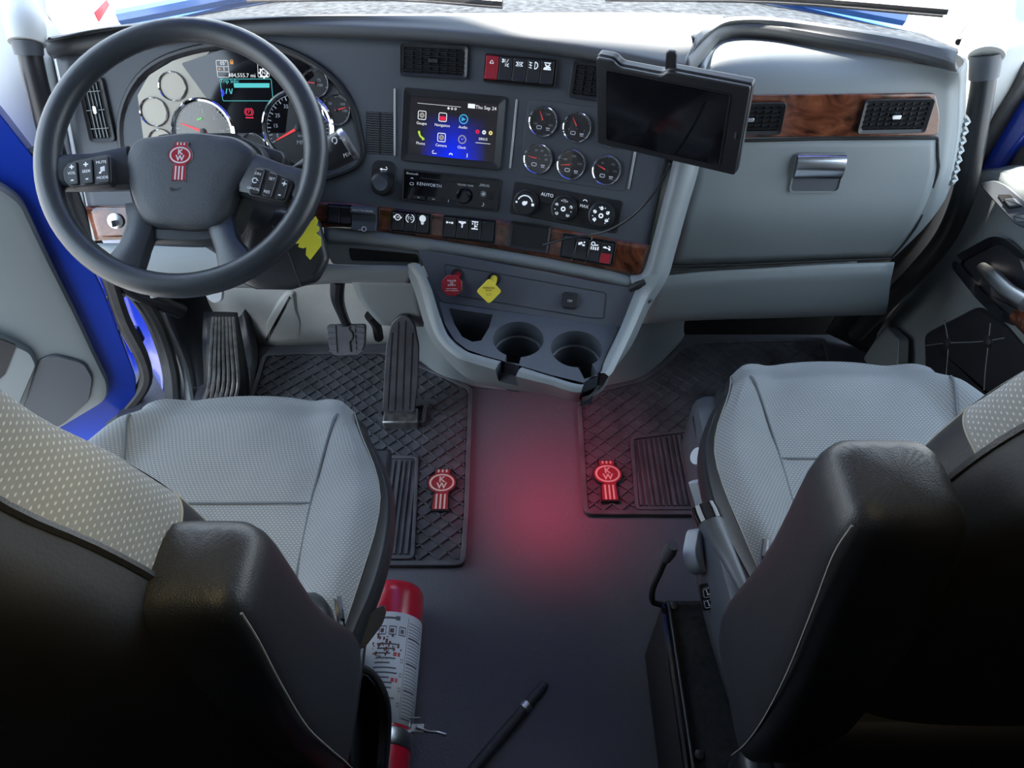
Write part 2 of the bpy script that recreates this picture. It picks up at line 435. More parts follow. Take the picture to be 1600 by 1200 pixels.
# ------------------------------------------------------------------ cab shell
def slab(name, pts_lo, thick, m, label=None, kind='structure', parent=None):
    mb = MB(); mb._add(pts_lo, [list(range(len(pts_lo)))]); return mb.build(name, m, parent, solid=thick, kind=kind, label=label)
fl = MB().box((0.02, .1, -.03), (2.0, 2.9, .06)).build('floor', FLOORM, kind='structure')
tag(fl, 'black grained vinyl cab floor with dust specks and red glow')
# ceiling, rear wall, sides
ce = MB().box((0.02, -.05, 1.98), (2.06, 2.6, .05)).build('ceiling', LIGHTG, kind='structure'); tag(ce, 'pale grey cab ceiling above the seats')
wb = MB().box((0.02, -1.34, .97), (2.06, .05, 2.0)).build('wall_back', BLACKM, kind='structure'); tag(wb, 'dark rear wall of the sleeper cab')
XL, XR = -1.0, 1.02
def wall_side(name, x, holes, y0, y1, z0, z1, m, label):
    """side wall in strips around one opening (ya, yb, za, zb)"""
    mb = MB(); ya, yb, za, zb = holes; t = .05
    for (a, b_, c, d) in ((y0, ya, z0, z1), (yb, y1, z0, z1), (ya, yb, z0, za), (ya, yb, zb, z1)):
        if b_ - a > .001 and d - c > .001: mb.box((x, (a + b_) / 2, (c + d) / 2), (t, b_ - a, d - c))
    o = mb.build(name, m, kind='structure'); tag(o, label); return o
wall_side('wall_left', XL - .025, (.30, 1.13, -.06, 1.55), -1.36, 1.13, -.06, 2.0, SEATBACK, 'driver side cab wall around the open door')
wall_side('wall_right', XR + .025, (.30, 1.20, .66, 1.50), -1.36, 1.20, -.06, 2.0, SEATBACK, 'passenger side cab wall behind the closed door')
# header above windscreen
hd = MB(); hd._add([V((-1.02, 1.25, 1.98)), V((1.06, 1.25, 1.98)), V((1.06, 1.16, 1.62)), V((-1.02, 1.16, 1.62))], [[0, 1, 2, 3]])
tag(hd.build('trim_1', LIGHTG, solid=.03, kind='structure'), 'pale header trim above the windscreen')
tag(MB().prism([V(p) for p in ((-1.07, 1.16), (1.13, 1.16), (1.13, 1.79), (.25, 1.79), (.0, 1.83), (-.16, 1.90), (-1.07, 1.90))], 1.665, 1.695).build('added_visor_shade', BLUE, bevel=.01), 'blue visor added out of view above the windscreen to shade the cab', 'sun visor')  # unseen visor, added and shaped so sun reaches only the dash top
for _sx in (-1, 1):
    tag(MB().box((.03 + _sx * 1.0, 2.0, 1.66), (.30, .22, .05)).build('added_visor_end_block', BLUE, bevel=.01), 'blue block added at the visor end to shade the pillar on the %s side' % ('passenger' if _sx > 0 else 'driver'), 'sun visor', 'added visor end blocks')  # unseen blocks added beyond the visor ends to shade the pillars
# windscreen: curved pane
WSB = [(-1.0, 1.36), (-.7, 1.50), (-.35, 1.59), (0.03, 1.62), (.4, 1.59), (.75, 1.50), (1.06, 1.34)]
ws = MB().patch([[V((x, y, .80)) for x, y in WSB], [V((x * .97, y - .20, 1.2)) for x, y in WSB], [V((x * .93, y - .42, 1.63)) for x, y in WSB]], 4, 4)
tag(ws.build('window_1', GLASS, kind='structure'), 'curved windscreen glass above the dashboard')
# firewall
fw = MB()
fw.patch([[V((x, 1.44 - .02 * abs(x), .62)) for x in (-1.0, -.6, -.2, .3, .7, 1.02)], [V((x, y, .25)) for x, y in ((-1.0, 1.435), (-.6, 1.435), (-.2, 1.44), (.3, 1.475), (.7, 1.475), (1.02, 1.475))], [V((x, y, -.0)) for x, y in ((-1.0, 1.41), (-.6, 1.41), (-.2, 1.42), (.3, 1.465), (.7, 1.465), (1.02, 1.465))]], 3, 4)
tag(fw.build('wall_front', FIREWALL, kind='structure', solid=.02), 'pale grey liner of the firewall behind the pedals')
WFO = bpy.data.objects['wall_front']
MB().patch([[V((x, 1.445, .60)) for x in (.26, .5, .75, 1.0)], [V((x, 1.455, .3)) for x in (.26, .5, .75, 1.0)], [V((x, 1.452, .0)) for x in (.26, .5, .75, 1.0)]], 3, 3).build('toe_carpet', CARPET, WFO, world=True, solid=.008, label='black carpet of the passenger toe board')
wff = Fr(ony(440, 500, 1.43), V((1, 0, 0)), V((0, .05, 1)))
MB().dome(rounded([wff.L(*p) for p in ((412, 531), (416, 498), (436, 466), (448, 452), (462, 452), (466, 480), (474, 500), (472, 527))], .012, 4), -.004, [(0, .006), (.006, .014), (.014, .016)]).xf(wff).build('moulded_pad', FIREWALL, WFO, world=True)
# engine tunnel hump between the footwells
def tun(z, k):
    base = [(-.27, 1.46), (-.255, 1.38), (-.195, 1.30), (-.09, 1.262), (.08, 1.25), (.245, 1.268), (.345, 1.30), (.41, 1.365), (.455, 1.43), (.47, 1.46)]
    return [V((.09 + (x - .09) * k, 1.46 - (1.46 - y) * (k ** 1.5), z)) for x, y in base]
tn = MB().patch([tun(.56, .80), tun(.36, .90), tun(.16, .97), tun(.03, 1.0), tun(0, 1.02)], 4, 3)
tag(tn.build('engine_tunnel_cover', GRAY, solid=.01), 'rounded grey engine cover between the two footwells under the console', 'engine cover')
# ------------------------------------------------------------------ pillars left and right
pl = MB().patch([[P(-60, -60, 1.45), P(30, -50, 1.42), P(75, -60, 1.5)], [P(-70, 20, 1.38), P(45, 30, 1.36), P(72, 18, 1.46)], [P(-60, 110, 1.36), P(60, 110, 1.38), P(98, 62, 1.44)], [P(-10, 220, 1.42), P(85, 190, 1.44), P(112, 190, 1.48)], [P(40, 330, 1.52), P(110, 330, 1.55), P(140, 330, 1.55)]], 4, 4)
tag(pl.build('trim_2', LIGHTG, kind='structure', solid=.015), 'pale windscreen pillar trim beside the driver grab handle')
pr = MB().patch([[P(1545, -60, 1.50), P(1600, -60, 1.42), P(1700, -60, 1.40)], [P(1505, 55, 1.45), P(1560, 45, 1.36), P(1640, 30, 1.35)], [P(1492, 95, 1.40), P(1545, 110, 1.37), P(1600, 110, 1.37)], [P(1500, 170, 1.37), P(1528, 180, 1.42), P(1556, 190, 1.46)], [P(1498, 250, 1.44), P(1512, 262, 1.50), P(1530, 262, 1.56)]], 4, 4)
tag(pr.build('trim_3', LIGHTG, kind='structure', solid=.015), 'pale windscreen pillar trim beside the passenger grab handle')
# black windscreen rubber along the left and right pillars
for nm, a, lb in (('trim_4', [(40, -20, 1.52), (70, 25, 1.5), (95, 62, 1.46)], 'black windscreen rubber along the driver pillar'),
                  ('trim_5', [(1548, -15, 1.52), (1522, 28, 1.5), (1498, 66, 1.46)], 'black windscreen rubber along the passenger pillar')):
    tag(MB().tube([P(*q) for q in a], .007, 8, sub=3).build(nm, BLACK, kind='structure'), lb)
# ------------------------------------------------------------------ dashboard face: a gently curved leaning surface
FP0 = P(715, 200, 1.36); LEAN = R(30)
def yawf(s): return R(10 + 20 * max(-.75, min(.45, s)))
_tab = {}
def fbase(s):
    n = 40; p = V((FP0.x, FP0.y)); ds = s / n
    for i in range(n):
        a = yawf((i + .5) * ds); p += V((math.cos(a), -math.sin(a))) * ds
    return V((p.x, p.y, FP0.z))
def fframe(s):
    a = yawf(s); x = V((math.cos(a), -math.sin(a), 0)); fw_ = V((math.sin(a), math.cos(a), 0))
    return Fr(fbase(s), x, fw_ * math.sin(LEAN) + V((0, 0, math.cos(LEAN))))
def hit(px, py, z=0):
    s = 0
    for i in range(9):
        f = fframe(s); q = f.L(px, py, z); s += q.x * .95
    f = fframe(s); q = f.L(px, py, z)
    return Fr(f.W(q.x, q.y, z), f.x, f.y)
def HP(px, py, z=0): return hit(px, py, z).o
DASH = thing('dashboard', 'grey truck dashboard with charcoal centre face and dark burl strip', 'dashboard', loc=(0, 1.3, .6))
TOP = [(86, 84), (200, 66), (300, 54), (450, 52), (600, 58), (700, 64), (850, 80), (960, 97), (1072, 118)]
BOT = [(148, 374), (215, 374), (300, 374), (505, 354), (610, 363), (700, 376), (850, 401), (940, 419), (1002, 431)]
rows = []
for k in range(5):
    q = k / 4; rows.append([HP(a[0] * (1 - q) + b[0] * q, a[1] * (1 - q) + b[1] * q) for a, b in zip(TOP, BOT)])
MB().patch(rows, 6, 4).build('face_panel', GRAYD, DASH, world=True, solid=.02, label='charcoal grey instrument face')
# left end of the face turns away toward the door
MB().patch([[HP(86, 84), P(80, 86, 1.42)], [HP(107, 180), P(100, 182, 1.47)], [HP(128, 280), P(120, 284, 1.53)], [HP(148, 374), P(142, 380, 1.58)]], 2, 4, flip=True).build('end_panel', LIGHTG, DASH, world=True, solid=.006)
# burl strip along the foot of the face
WT = [(133, 322), (215, 322), (300, 318), (505, 315), (610, 325), (700, 335), (800, 346), (870, 357), (960, 374), (1019, 384)]
WB = [(150, 376), (215, 374), (300, 374), (508, 355), (610, 363), (700, 376), (790, 391), (858, 403), (940, 419), (1002, 431)]
MB().patch([[HP(*p, .0035) for p in WT], [HP((a[0] + b[0]) / 2, (a[1] + b[1]) / 2, .005) for a, b in zip(WT, WB)], [HP(*p, .0035) for p in WB]], 5, 3).build('wood_strip', WOOD, DASH, world=True, solid=.004, label='glossy dark burl strip under the instrument face')
# padded brow over the face: roll and dash top
BR0 = [(82, 88), (200, 68), (300, 57), (450, 54), (600, 60), (700, 66), (850, 82), (960, 100), (1040, 116), (1072, 122)]
def brow(dn, up, zz): return [hit(px, py).W(0, up, dn) for px, py in BR0]
def brz(py_list, z): return [onz(px, py, z) for px, py in py_list]
CREST = [(84, 60), (170, 44), (300, 36), (440, 28), (600, 25), (700, 24), (850, 23), (960, 23), (1040, 24), (1130, 28)]
FRONT = [(82, 66), (170, 49), (300, 40), (440, 34), (600, 36), (700, 41), (850, 57), (960, 74), (1040, 88), (1084, 92)]
rows = [brow(-.006, -.004, 0), brow(.014, .001, 0), brow(.018, .014, 0), brow(.008, .026, 0)]
rows.append([(a + onz(c[0], c[1], .868)) / 2 + V((0, 0, .004)) for a, c in zip(rows[-1], CREST)])
rows.append([onz(c[0], c[1], .868) for c in CREST])
rows.append([onz(c[0], c[1], .868) + V((0, .08, -.03)) for c in CREST])
rows.append([onz(c[0], c[1], .868) + V((0, .22, -.12)) for c in CREST])
MB().patch(rows[::-1], 4, 4, flip=True).build('dash_pad', PAD, DASH, world=True, label='padded dash top that catches the sky')
MB().box((.03, 1.50, .735), (1.5, .22, .02)).build('added_sun_block', BLACKM, DASH, world=True)  # hidden plate added to stop sun leaking down through the hollow dash
# ---------------- grey surround below the burl strip and up the right side
GB = [(506, 356), (560, 359), (620, 365), (700, 377), (780, 390), (860, 404), (940, 420), (985, 432)]
def band(dpy, z): return [HP(px, py + dpy * (1 - .0 * i), z) for i, (px, py) in enumerate(GB)]
MB().patch([band(-1, .001), band(6, .010), band(16, .012), band(22, .004), band(25, -.02)], 5, 3).build('lower_band', GRAY, DASH, world=True, solid=.004)
# ridge up the right side
RI = [(985, 432), (1006, 427), (1019, 390), (1036, 325), (1052, 262), (1064, 190), (1074, 120)]
RM = [(1000, 452), (1026, 432), (1040, 385), (1056, 325), (1072, 262), (1084, 190), (1094, 118)]
RO = [(1012, 470), (1036, 436), (1050, 390), (1068, 325), (1086, 262), (1098, 190), (1108, 116)]
rowi = [HP(*p, .001) for p in RI]; rowm = [HP(p[0] - 9, p[1], .013) for p in RM]; rowo = [HP(*p, -.004) for p in RO]
rowz = [HP(p[0] + 3, p[1], -.045) for p in RO]
MB().patch([rowi, rowm, rowo, rowz], 5, 4, flip=True).build('side_ridge', GRAY, DASH, world=True, solid=.004)
# panel with the slot, left of the console
fs_ = hit(595, 397)
sp = [fs_.L(*p, -.012) for p in ((500, 372), (652, 390), (664, 416), (520, 413))]
MB().prism(rounded(sp, .006), -.03, -.010).xf(fs_).build('slot_panel', GRAY, DASH, world=True, bevel=.002)
sq = [fs_.L(*p, -.010) for p in ((545, 387), (652, 397), (656, 410), (549, 407))]
slot = MB().prism(rounded(sq, .005), -.012, -.0092).xf(fs_).build('slot', BLACKM, DASH, world=True, label='narrow dark storage slot')
# knee panels under the face
KT = [(142, 380), (230, 380), (320, 380), (430, 395), (520, 413), (600, 414), (652, 416)]
KB = [(235, 462), (285, 452), (340, 446), (430, 446), (520, 439), (600, 440), (640, 442)]
MB().patch([[P(px, py, 1.43) for px, py in KT], [P((a[0] + b[0]) / 2, (a[1] + b[1]) / 2, 1.435) for a, b in zip(KT, KB)], [P(px, py, 1.47) for px, py in KB], [P(px, py + 4, 1.56) for px, py in KB]], 4, 4).build('knee_panel', GRAY, DASH, world=True, solid=.006)
MB().patch([[P(548, 436, 1.50), P(600, 438, 1.48), P(658, 442, 1.47)], [P(562, 470, 1.57), P(610, 475, 1.57), P(660, 476, 1.56)], [P(592, 505, 1.68), P(630, 508, 1.68), P(662, 508, 1.66)], [P(600, 508, 1.78), P(630, 510, 1.78), P(662, 510, 1.76)]], 4, 4).build('kick_panel', GRAY, DASH, world=True, solid=.006)
# ---------------- passenger side
ra = [onz(px, py, .852) for px, py in ((1100, 112), (1128, 64), (1200, 62), (1300, 79), (1400, 94), (1497, 114))]
rb = [ony(px, py, y) for px, py, y in ((1092, 140, 1.215), (1112, 100, 1.25), (1200, 94, 1.25), (1300, 103, 1.24), (1400, 112, 1.225), (1498, 128, 1.20))]
rc = [ony(px, py, 1.205) for px, py in ((1086, 165), (1108, 147), (1200, 146), (1300, 145), (1400, 144), (1497, 150))]
rd = [ony(px, py, 1.19) for px, py in ((1082, 218), (1108, 218), (1200, 216), (1300, 215), (1400, 214), (1494, 216))]
re_ = [ony(px, py, y) for px, py, y in ((1070, 290, 1.19), (1100, 290, 1.175), (1200, 290, 1.172), (1300, 288, 1.17), (1400, 286, 1.17), (1480, 284, 1.16))]
rf = [ony(px, py, y) for px, py, y in ((1052, 350, 1.19), (1090, 350, 1.165), (1190, 348, 1.162), (1290, 346, 1.16), (1390, 344, 1.16), (1456, 342, 1.15))]
rg = [ony(px, py, y) for px, py, y in ((1034, 425, 1.20), (1080, 420, 1.18), (1170, 414, 1.18), (1260, 409, 1.18), (1340, 405, 1.18), (1396, 404, 1.17))]
MB().patch([ra, rb, rc, rd, re_, rf, rg], 5, 4).build('passenger_panel', GRAY, DASH, world=True, solid=.01)
# its right return toward the door
rt = [a[-1] for a in (ra, rb, rc, rd, re_, rf, rg)]
MB().patch([[p, p + V((.035, .05, 0)), p + V((.05, .15, -.02))] for p in rt], 3, 4).build('passenger_end_cap', GRAY, DASH, world=True, solid=.004)
# pad band above the grey roll
pa = [(1072, 122), (1098, 96), (1130, 60), (1200, 58), (1300, 75), (1400, 90), (1500, 112)]
pb = [(1070, 92), (1092, 66), (1128, 40), (1200, 41), (1300, 57), (1400, 74), (1492, 96)]
pc = [(1085, 60), (1110, 42), (1140, 33), (1200, 33), (1300, 46), (1400, 62), (1484, 80)]
MB().patch([[onz(px, py, .846) for px, py in pa], [onz(px, py, .862) for px, py in [((a[0] + b[0]) / 2, (a[1] + b[1]) / 2) for a, b in zip(pa, pb)]], [onz(px, py, .870) for px, py in pb], [onz(px, py, .868) for px, py in pc], [onz(px, py, .868) + V((0, .2, -.11)) for px, py in pc]], 5, 4).build('passenger_pad', PAD, DASH, world=True, solid=.006)
# lower panel
la = [ony(px, py, 1.155) for px, py in ((1030, 432), (1100, 425), (1200, 419), (1300, 413), (1398, 410))]
lb_ = [ony(px, py, 1.145) for px, py in ((1020, 460), (1100, 452), (1200, 446), (1300, 442), (1392, 438))]
lc = [ony(px, py, 1.18) for px, py in ((1001, 506), (1080, 501), (1180, 498), (1280, 495), (1378, 492))]
MB().patch([la, lb_, lc, [p + V((0, .22, 0)) for p in lc]], 5, 4).build('lower_panel', GRAY, DASH, world=True, solid=.006)
# glove box: a door with a chrome latch
GBX = thing('glove_box', 'grey glove box door with a chrome latch on the passenger side', 'glove box', loc=ony(1270, 404, 1.17))
ga = [ony(px, py, 1.184) for px, py in ((1089, 222), (1180, 221), (1290, 219), (1400, 218), (1463, 218))]
gb = [ony(px, py, 1.166) for px, py in ((1082, 280), (1175, 280), (1285, 280), (1395, 280), (1462, 272))]
gc = [ony(px, py, 1.152) for px, py in ((1064, 345), (1160, 345), (1270, 345), (1375, 345), (1436, 340))]
gd = [ony(px, py, 1.172) for px, py in ((1046, 414), (1140, 412), (1240, 408), (1330, 404), (1388, 402))]
MB().patch([ga, gb, gc, gd], 5, 5).build('door', GRAY, GBX, world=True, solid=.008)
gl = Fr(ony(1279, 262, 1.168), V((1, 0, 0)), V((0, .25, 1)))
qf, w_, h_ = quad(gl, ((1243, 241), (1319, 241), (1316, 277), (1241, 277)))
pq, pw, ph = quad(gl, ((1239, 240), (1320, 240), (1316, 300), (1238, 300)))
for pts in (((1089, 221, 1.186), (1180, 220, 1.186), (1300, 217, 1.186), (1464, 216, 1.186)), ((1464, 216, 1.186), (1465, 245, 1.175), (1464, 272, 1.167), (1438, 341, 1.155), (1412, 380, 1.163), (1390, 404, 1.174)), ((1090, 222, 1.186), (1083, 280, 1.168), (1065, 345, 1.154), (1045, 415, 1.174)), ((1045, 416, 1.172), (1140, 414, 1.172), (1240, 410, 1.172), (1330, 406, 1.172), (1390, 404, 1.172))):
    MB().tube([ony(*p) for p in pts], .0030, 6, sub=3).build('door_gap', BLACKM, GBX, world=True)
ltc = MB().frame(rrect(pw, ph, .008), rrect(pw - .005, ph - .005, .007), -.006, .0015).xf(pq).build('latch_pocket', GRAY, GBX, world=True)
MB().prism(rrect(pw - .004, ph - .004, .007), -.006, -.001).xf(pq).build('pocket_floor', GRAYD, ltc, world=True)
MB().loft([[V((x, y, z)) for y, z in ((-h_ / 2, .001), (-h_ / 2, .006), (-h_ * .25, .0105), (h_ * .1, .0115), (h_ * .4, .008), (h_ / 2, .003), (h_ / 2, .001))] for x in (-w_ / 2, w_ / 2)]).xf(qf).build('latch', LATCHM, GBX, world=True, ang=60, label='mirror chrome latch')
# passenger burl panel
wq = Fr(ony(1320, 180, 1.196), V((1, 0, 0)), (rc[3] - rd[3]))
wp = [wq.L(*p, .004) for p in ((1110, 150), (1462, 146), (1469, 180), (1466, 212), (1108, 216))]
wpan = MB().prism(rounded(wp, .008, 4), -.012, .004).xf(wq).build('wood_panel', WOOD, DASH, world=True, bevel=.002, label='glossy dark burl panel around the passenger vents')
# ribbed rubber edge at the right end
for i in range(7):
    y = 182 + i * 15
    MB().tube([onx(1506 - i * 3.2, y, .80), onx(1512 - i * 3.2, y + 9, .815), onx(1504 - i * 3.2, y + 14, .80)], .005, 6, sub=2).build('edge_rib', GRAY, DASH, world=True)
# ------------------------------------------------------------------ builders for things set into the dash
def ticks(mb, r0, r1, a0, a1, n, wd, z, big=1, wb=None):
    for i in range(n):
        a = R(a0 + (a1 - a0) * i / (n - 1)); c, s = math.cos(a), math.sin(a); q0 = r0 if i % big == 0 else r0 + (r1 - r0) * .45
        w = wd * (1.6 if i % big == 0 else 1) / 2
        mb._add([V((q0 * c - w * s, q0 * s + w * c, z)), V((q0 * c + w * s, q0 * s - w * c, z)), V((r1 * c + w * s, r1 * s - w * c, z)), V((r1 * c - w * s, r1 * s + w * c, z))], [[0, 1, 2, 3]])
def arc(mb, r0, r1, a0, a1, z, n=16, cx=0, cy=0):
    k = [];
    for i in range(n + 1):
        a = R(a0 + (a1 - a0) * i / n); k += [V((cx + r0 * math.cos(a), cy + r0 * math.sin(a), z)), V((cx + r1 * math.cos(a), cy + r1 * math.sin(a), z))]
    mb._add(k, [[2 * i, 2 * i + 1, 2 * i + 3, 2 * i + 2] for i in range(n)])
def rect(mb, x, y, w, h, z, a=0):
    c, s = math.cos(R(a)), math.sin(R(a))
    mb._add([V((x + i * c - j * s, y + i * s + j * c, z)) for i, j in ((-w / 2, -h / 2), (w / 2, -h / 2), (w / 2, h / 2), (-w / 2, h / 2))], [[0, 1, 2, 3]])
def poly(mb, pts, z): mb._add([V((p[0], p[1], z)) for p in pts], [list(range(len(pts)))])
def gauge_parts(par, fr, r, dialm, ndl, a0=225, a1=-45, n=21, big=5, nums=(), bez=True, ring=CHROME, txt=(), w=True, numr=.62, nums_m=None, size=.2, nlen=.78, scale_m=SCALEM):
    """bezel, dial, scale, needle, hub, lens under `par`, in frame fr"""
    out = []
    def B(mb, nm, m, pp=par, **k):
        o = mb.xf(fr).build(nm, m, pp, world=True, **k); out.append(o); return o
    if bez: bz = B(MB().lathe([(r * 1.10, 0), (r * 1.10, .003), (r * 1.04, .006), (r * .98, .0045), (r * .97, .001)], 40, cap=False), 'bezel', ring)
    dl = B(MB().lathe([(r, .0), (r, .0012)], 40), 'dial', dialm)
    sc = MB(); ticks(sc, r * .82, r * .93, a0, a1, n, r * .018, .0016, big)
    arc(sc, r * .935, r * .95, a0, a1, .0016, 24)
    B(sc, 'scale', scale_m, dl, flat=True)
    if ndl is not None:
        a = R(ndl); c, s = math.cos(a), math.sin(a); nb = MB()
        nb._add([V((-.12 * r * c - .05 * r * s, -.12 * r * s + .05 * r * c, .0024)), V((-.12 * r * c + .05 * r * s, -.12 * r * s - .05 * r * c, .0024)), V((nlen * r * c + .015 * r * s, nlen * r * s - .015 * r * c, .0024)), V((nlen * r * c - .015 * r * s, nlen * r * s + .015 * r * c, .0024))], [[0, 1, 2, 3]])
        B(nb, 'needle', NEEDLE, dl, flat=True)
        B(MB().lathe([(r * .11, .0012), (r * .11, .003), (r * .07, .0036)], 16), 'hub', BLACK, dl)
    its = []
    for t_, ang in nums:
        its.append((t_, numr * r * math.cos(R(ang)), numr * r * math.sin(R(ang)), r * size))
    its += [(t_, x * r, y * r, sz * r) for t_, x, y, sz in txt]
    if its: letters(dl, scale_m, its, 'lettering', .0018, fr)
    return dl
def vent(name, label, fr, w, h, nh, nv, group, ledge=False, tilt=25, sm=None):
    sm = sm or BLACK; fr = fr.off(0, 0, .0042)
    t_ = thing(name, label, 'air vent', fr, group=group)
    MB().frame(rrect(w, h, .006), rrect(w - .014, h - .014, .004), -.004, .004, .001).build('frame', BLACK, t_, bevel=.001)
    MB().prism(rrect(w - .011, h - .011, .004), -.004, -.0025).build('duct', BLACKM, t_)
    iw, ih = w - .015, h - .015
    for i in range(nv):
        x = -iw / 2 + iw * (i + 1) / (nv + 1)
        MB().box((x, 0, -.001), (.0014, ih, .003)).build('vane', sm, t_)
    for i in range(nh):
        y = -ih / 2 + ih * (i + .5) / nh
        MB().box((0, y, .0015), (iw, .0014, .0055), Matrix.Rotation(R(tilt), 3, 'X')).build('slat', sm, t_)
    MB().prism(rrect(w * .13, h * .13, .002), .0, .008).build('thumb_tab', SATIN if ledge else BLACK, t_, bevel=.001)
    return t_
def rocker(name, label, fr, w, h, m=BLACK, legend=None, group=None, press=1, low=None, lit=WHITEL, cat='switch'):
    t_ = thing(name, label, cat, fr, group=group)
    # side profile: y along the height, z out
    pr_ = [(-h / 2, 0), (-h / 2, .0085), (-h / 2 + .002, .0105), (-h * .1, .0055), (h * .1, .005), (h / 2 - .002, .0075 if press else .006), (h / 2, .006), (h / 2, 0)]
    mb = MB(); rg_ = [[V((x, y, z)) for y, z in pr_] for x in (-w / 2, w / 2)]
    mb.loft(rg_); mb.build('rocker', m, t_, bevel=.0009)
    if low is not None:
        mb = MB(); rg_ = [[V((x, y, z + .0006)) for y, z in ((-h * .46, .0100), (-h * .1, .0056), (-h * .02, .0052))] for x in (-w * .40, w * .40)]
        mb.loft(rg_, cap=False, closed=False); mb.build('tinted_face', low, t_)
    if legend: legend(t_, w, h)
    return t_
def lg(kind, s=1.0):
    def f(t_, w, h):
        z = .0088; mb = MB(); y0 = h * .24; k = w * .36 * s
        def R_(x, y, a, b, r=0): rect(mb, x * k, y0 + y * k, a * k, b * k, z, r)
        def A_(r0, r1, a0, a1, x=0, y=0): arc(mb, r0 * k, r1 * k, a0, a1, z, 14, x * k, y0 + y * k)
        if kind == 'engine':
            A_(.55, .75, 0, 360); R_(-.85, 0, .3, .5); R_(.85, 0, .3, .35); R_(0, 0, .5, .14); R_(.2, .15, .12, .3)
        elif kind == 'tc':
            A_(.85, 1.05, 110, 250); A_(.85, 1.05, -70, 70); letters(t_, lit_, [('TC', 0, y0, k * 1.0)], 'legend_letters', z)
        elif kind == 'bulb':
            A_(0, .8, 0, 360, 0, .25); R_(0, -.75, .7, .3); R_(0, -1.05, .5, .16)
        elif kind == 'bar': R_(-.6, 0, .45, .45); R_(0, 0, .45, .3); R_(.6, 0, .45, .45)
        elif kind == 'tbar': R_(0, .4, 1.7, .4); R_(0, -.35, .3, 1.0); R_(0, .1, .8, .2)
        elif kind == 'axle': R_(0, .8, 1.5, .28); R_(0, -.8, 1.5, .28); R_(0, 0, .22, 1.4); R_(-.55, .3, .3, .3); R_(.55, .3, .3, .3); R_(.35, -.2, .5, .3)
        elif kind == 'beam': A_(.25, .5, -90, 90, -.9, .5); R_(-.9, .5, .12, .9); [R_(-.2, .8 - .3 * i, .5, .1, -12) for i in range(3)]; R_(.5, .5, .12, 1.0, -25); A_(.25, .45, 90, 270, .9, -.5); [R_(.1, -.25 - .25 * i, .5, .1) for i in range(3)]
        elif kind == 'park': A_(.25, .42, -90, 90, -.75, 0); A_(.25, .42, 90, 270, .75, 0); [R_(.2 * g, .35 * d, .5, .12, 20 * d * g) for g in (-1, 1) for d in (-1, 0, 1)]
        elif kind == 'fog': A_(.55, .75, -90, 90, .3, 0); R_(.32, 0, .14, 1.4); [R_(-.6, .5 * d, .7, .12, -10) for d in (-1, 0, 1)]; R_(-.6, 0, .1, 1.3, 8)
        elif kind == 'dome': R_(0, .7, 1.4, .2); A_(.3, .55, 180, 360, 0, .5); R_(0, -.5, 1.6, .3); A_(.0, .3, 0, 180, -.4, -.4); R_(.2, -.15, .9, .3)
        elif kind == 'seat': R_(-.5, .0, .5, .6); A_(0, .3, 0, 360, -.1, .2); R_(.5, -.2, .6, .4); A_(0, .2, 0, 360, .6, .5)
        elif kind == 'cargo': A_(.3, .5, 0, 360, -.3, .5); R_(.5, .3, .8, .25, 15); [R_(-.6 + .5 * i, -.5, .3, .7) for i in range(3)]; R_(.95, -.4, .3, .8)
        elif kind == 'tow': A_(.0, .45, 0, 180, -.5, -.1); R_(.2, 0, .9, .2); R_(.5, .4, .6, .18, -25); A_(0, .25, 0, 360, .6, -.2)
        elif kind == 'tri': R_(-.3, 0, .12, .9, -30); R_(.3, 0, .12, .9, 30); R_(0, -.4, .9, .12)
        if mb.v: mb.build('legend', lit_, t_, flat=True)
    lit_ = WHITEL
    return f
# ------------------------------------------------------------------ instrument cluster
fc = hit(385, 175)
CO = [(186, 205), (193, 160), (216, 118), (252, 90), (300, 73), (350, 65), (405, 62), (445, 71), (490, 92), (530, 124), (556, 165), (568, 212), (572, 240), (562, 262), (535, 275), (480, 292), (390, 312), (300, 312), (225, 296), (196, 260)]
cpoly = spline([fc.L(*p) for p in CO], 3, True)
CL = thing('instrument_cluster', 'driver instrument cluster with speedometer and lit trip display behind the steering wheel', 'instrument cluster', fc.off(0, 0, 0))
MB().dome(cpoly, -.004, [(0, .010), (.003, .014), (.008, .014), (.012, .010), (.016, .003)]).build('hood_ring', BLACK, CL)
MB().prism(inset(cpoly, .015), .002, .0045).build('back_plate', GRAYD, CL)
lpo = [fc.L(*p, .006) for p in ((200, 262), (206, 165), (232, 118), (285, 86), (330, 78), (300, 112), (372, 215), (372, 268))]
MB().prism(rounded(lpo, .006), .0045, .006).build('silver_panel', SILVER, CL, label='silver face around the small gauges')
scq = [fc.L(*p, .008) for p in ((283, 99), (345, 78), (425, 72), (468, 86), (492, 118), (452, 150), (446, 208), (372, 208), (326, 158))]
MB().prism(rounded(scq, .004), .006, .0075).build('display_panel', GLOSSB, CL)
def cf(px, py, z): return fc.at(px, py, z)
def rpx(f, px, py, rp_, z=0): return (f.L(px + rp_, py, z) - f.L(px - rp_, py, z)).length / 2
for px, py, rp_ in ((270, 135, 20), (241, 175, 20), (252, 222, 18)):
    f2 = cf(px, py, .0062); gauge_parts(CL, f2, rpx(fc, px, py, rp_), DIALS, None, n=2, scale_m=DIALS)
f2 = cf(318, 206, .0062); rt_ = rpx(fc, 318, 206, 45)
gauge_parts(CL, f2, rt_, mat('tachometer_face', (.20, .19, .17), .4, metal=.3), 160, 215, -35, 31, 5, [('5', 190), ('10', 135), ('15', 90), ('20', 45), ('25', 0)], size=.18, numr=.66)
f2 = cf(466, 200, .0062); rs_ = rpx(fc, 466, 200, 51)
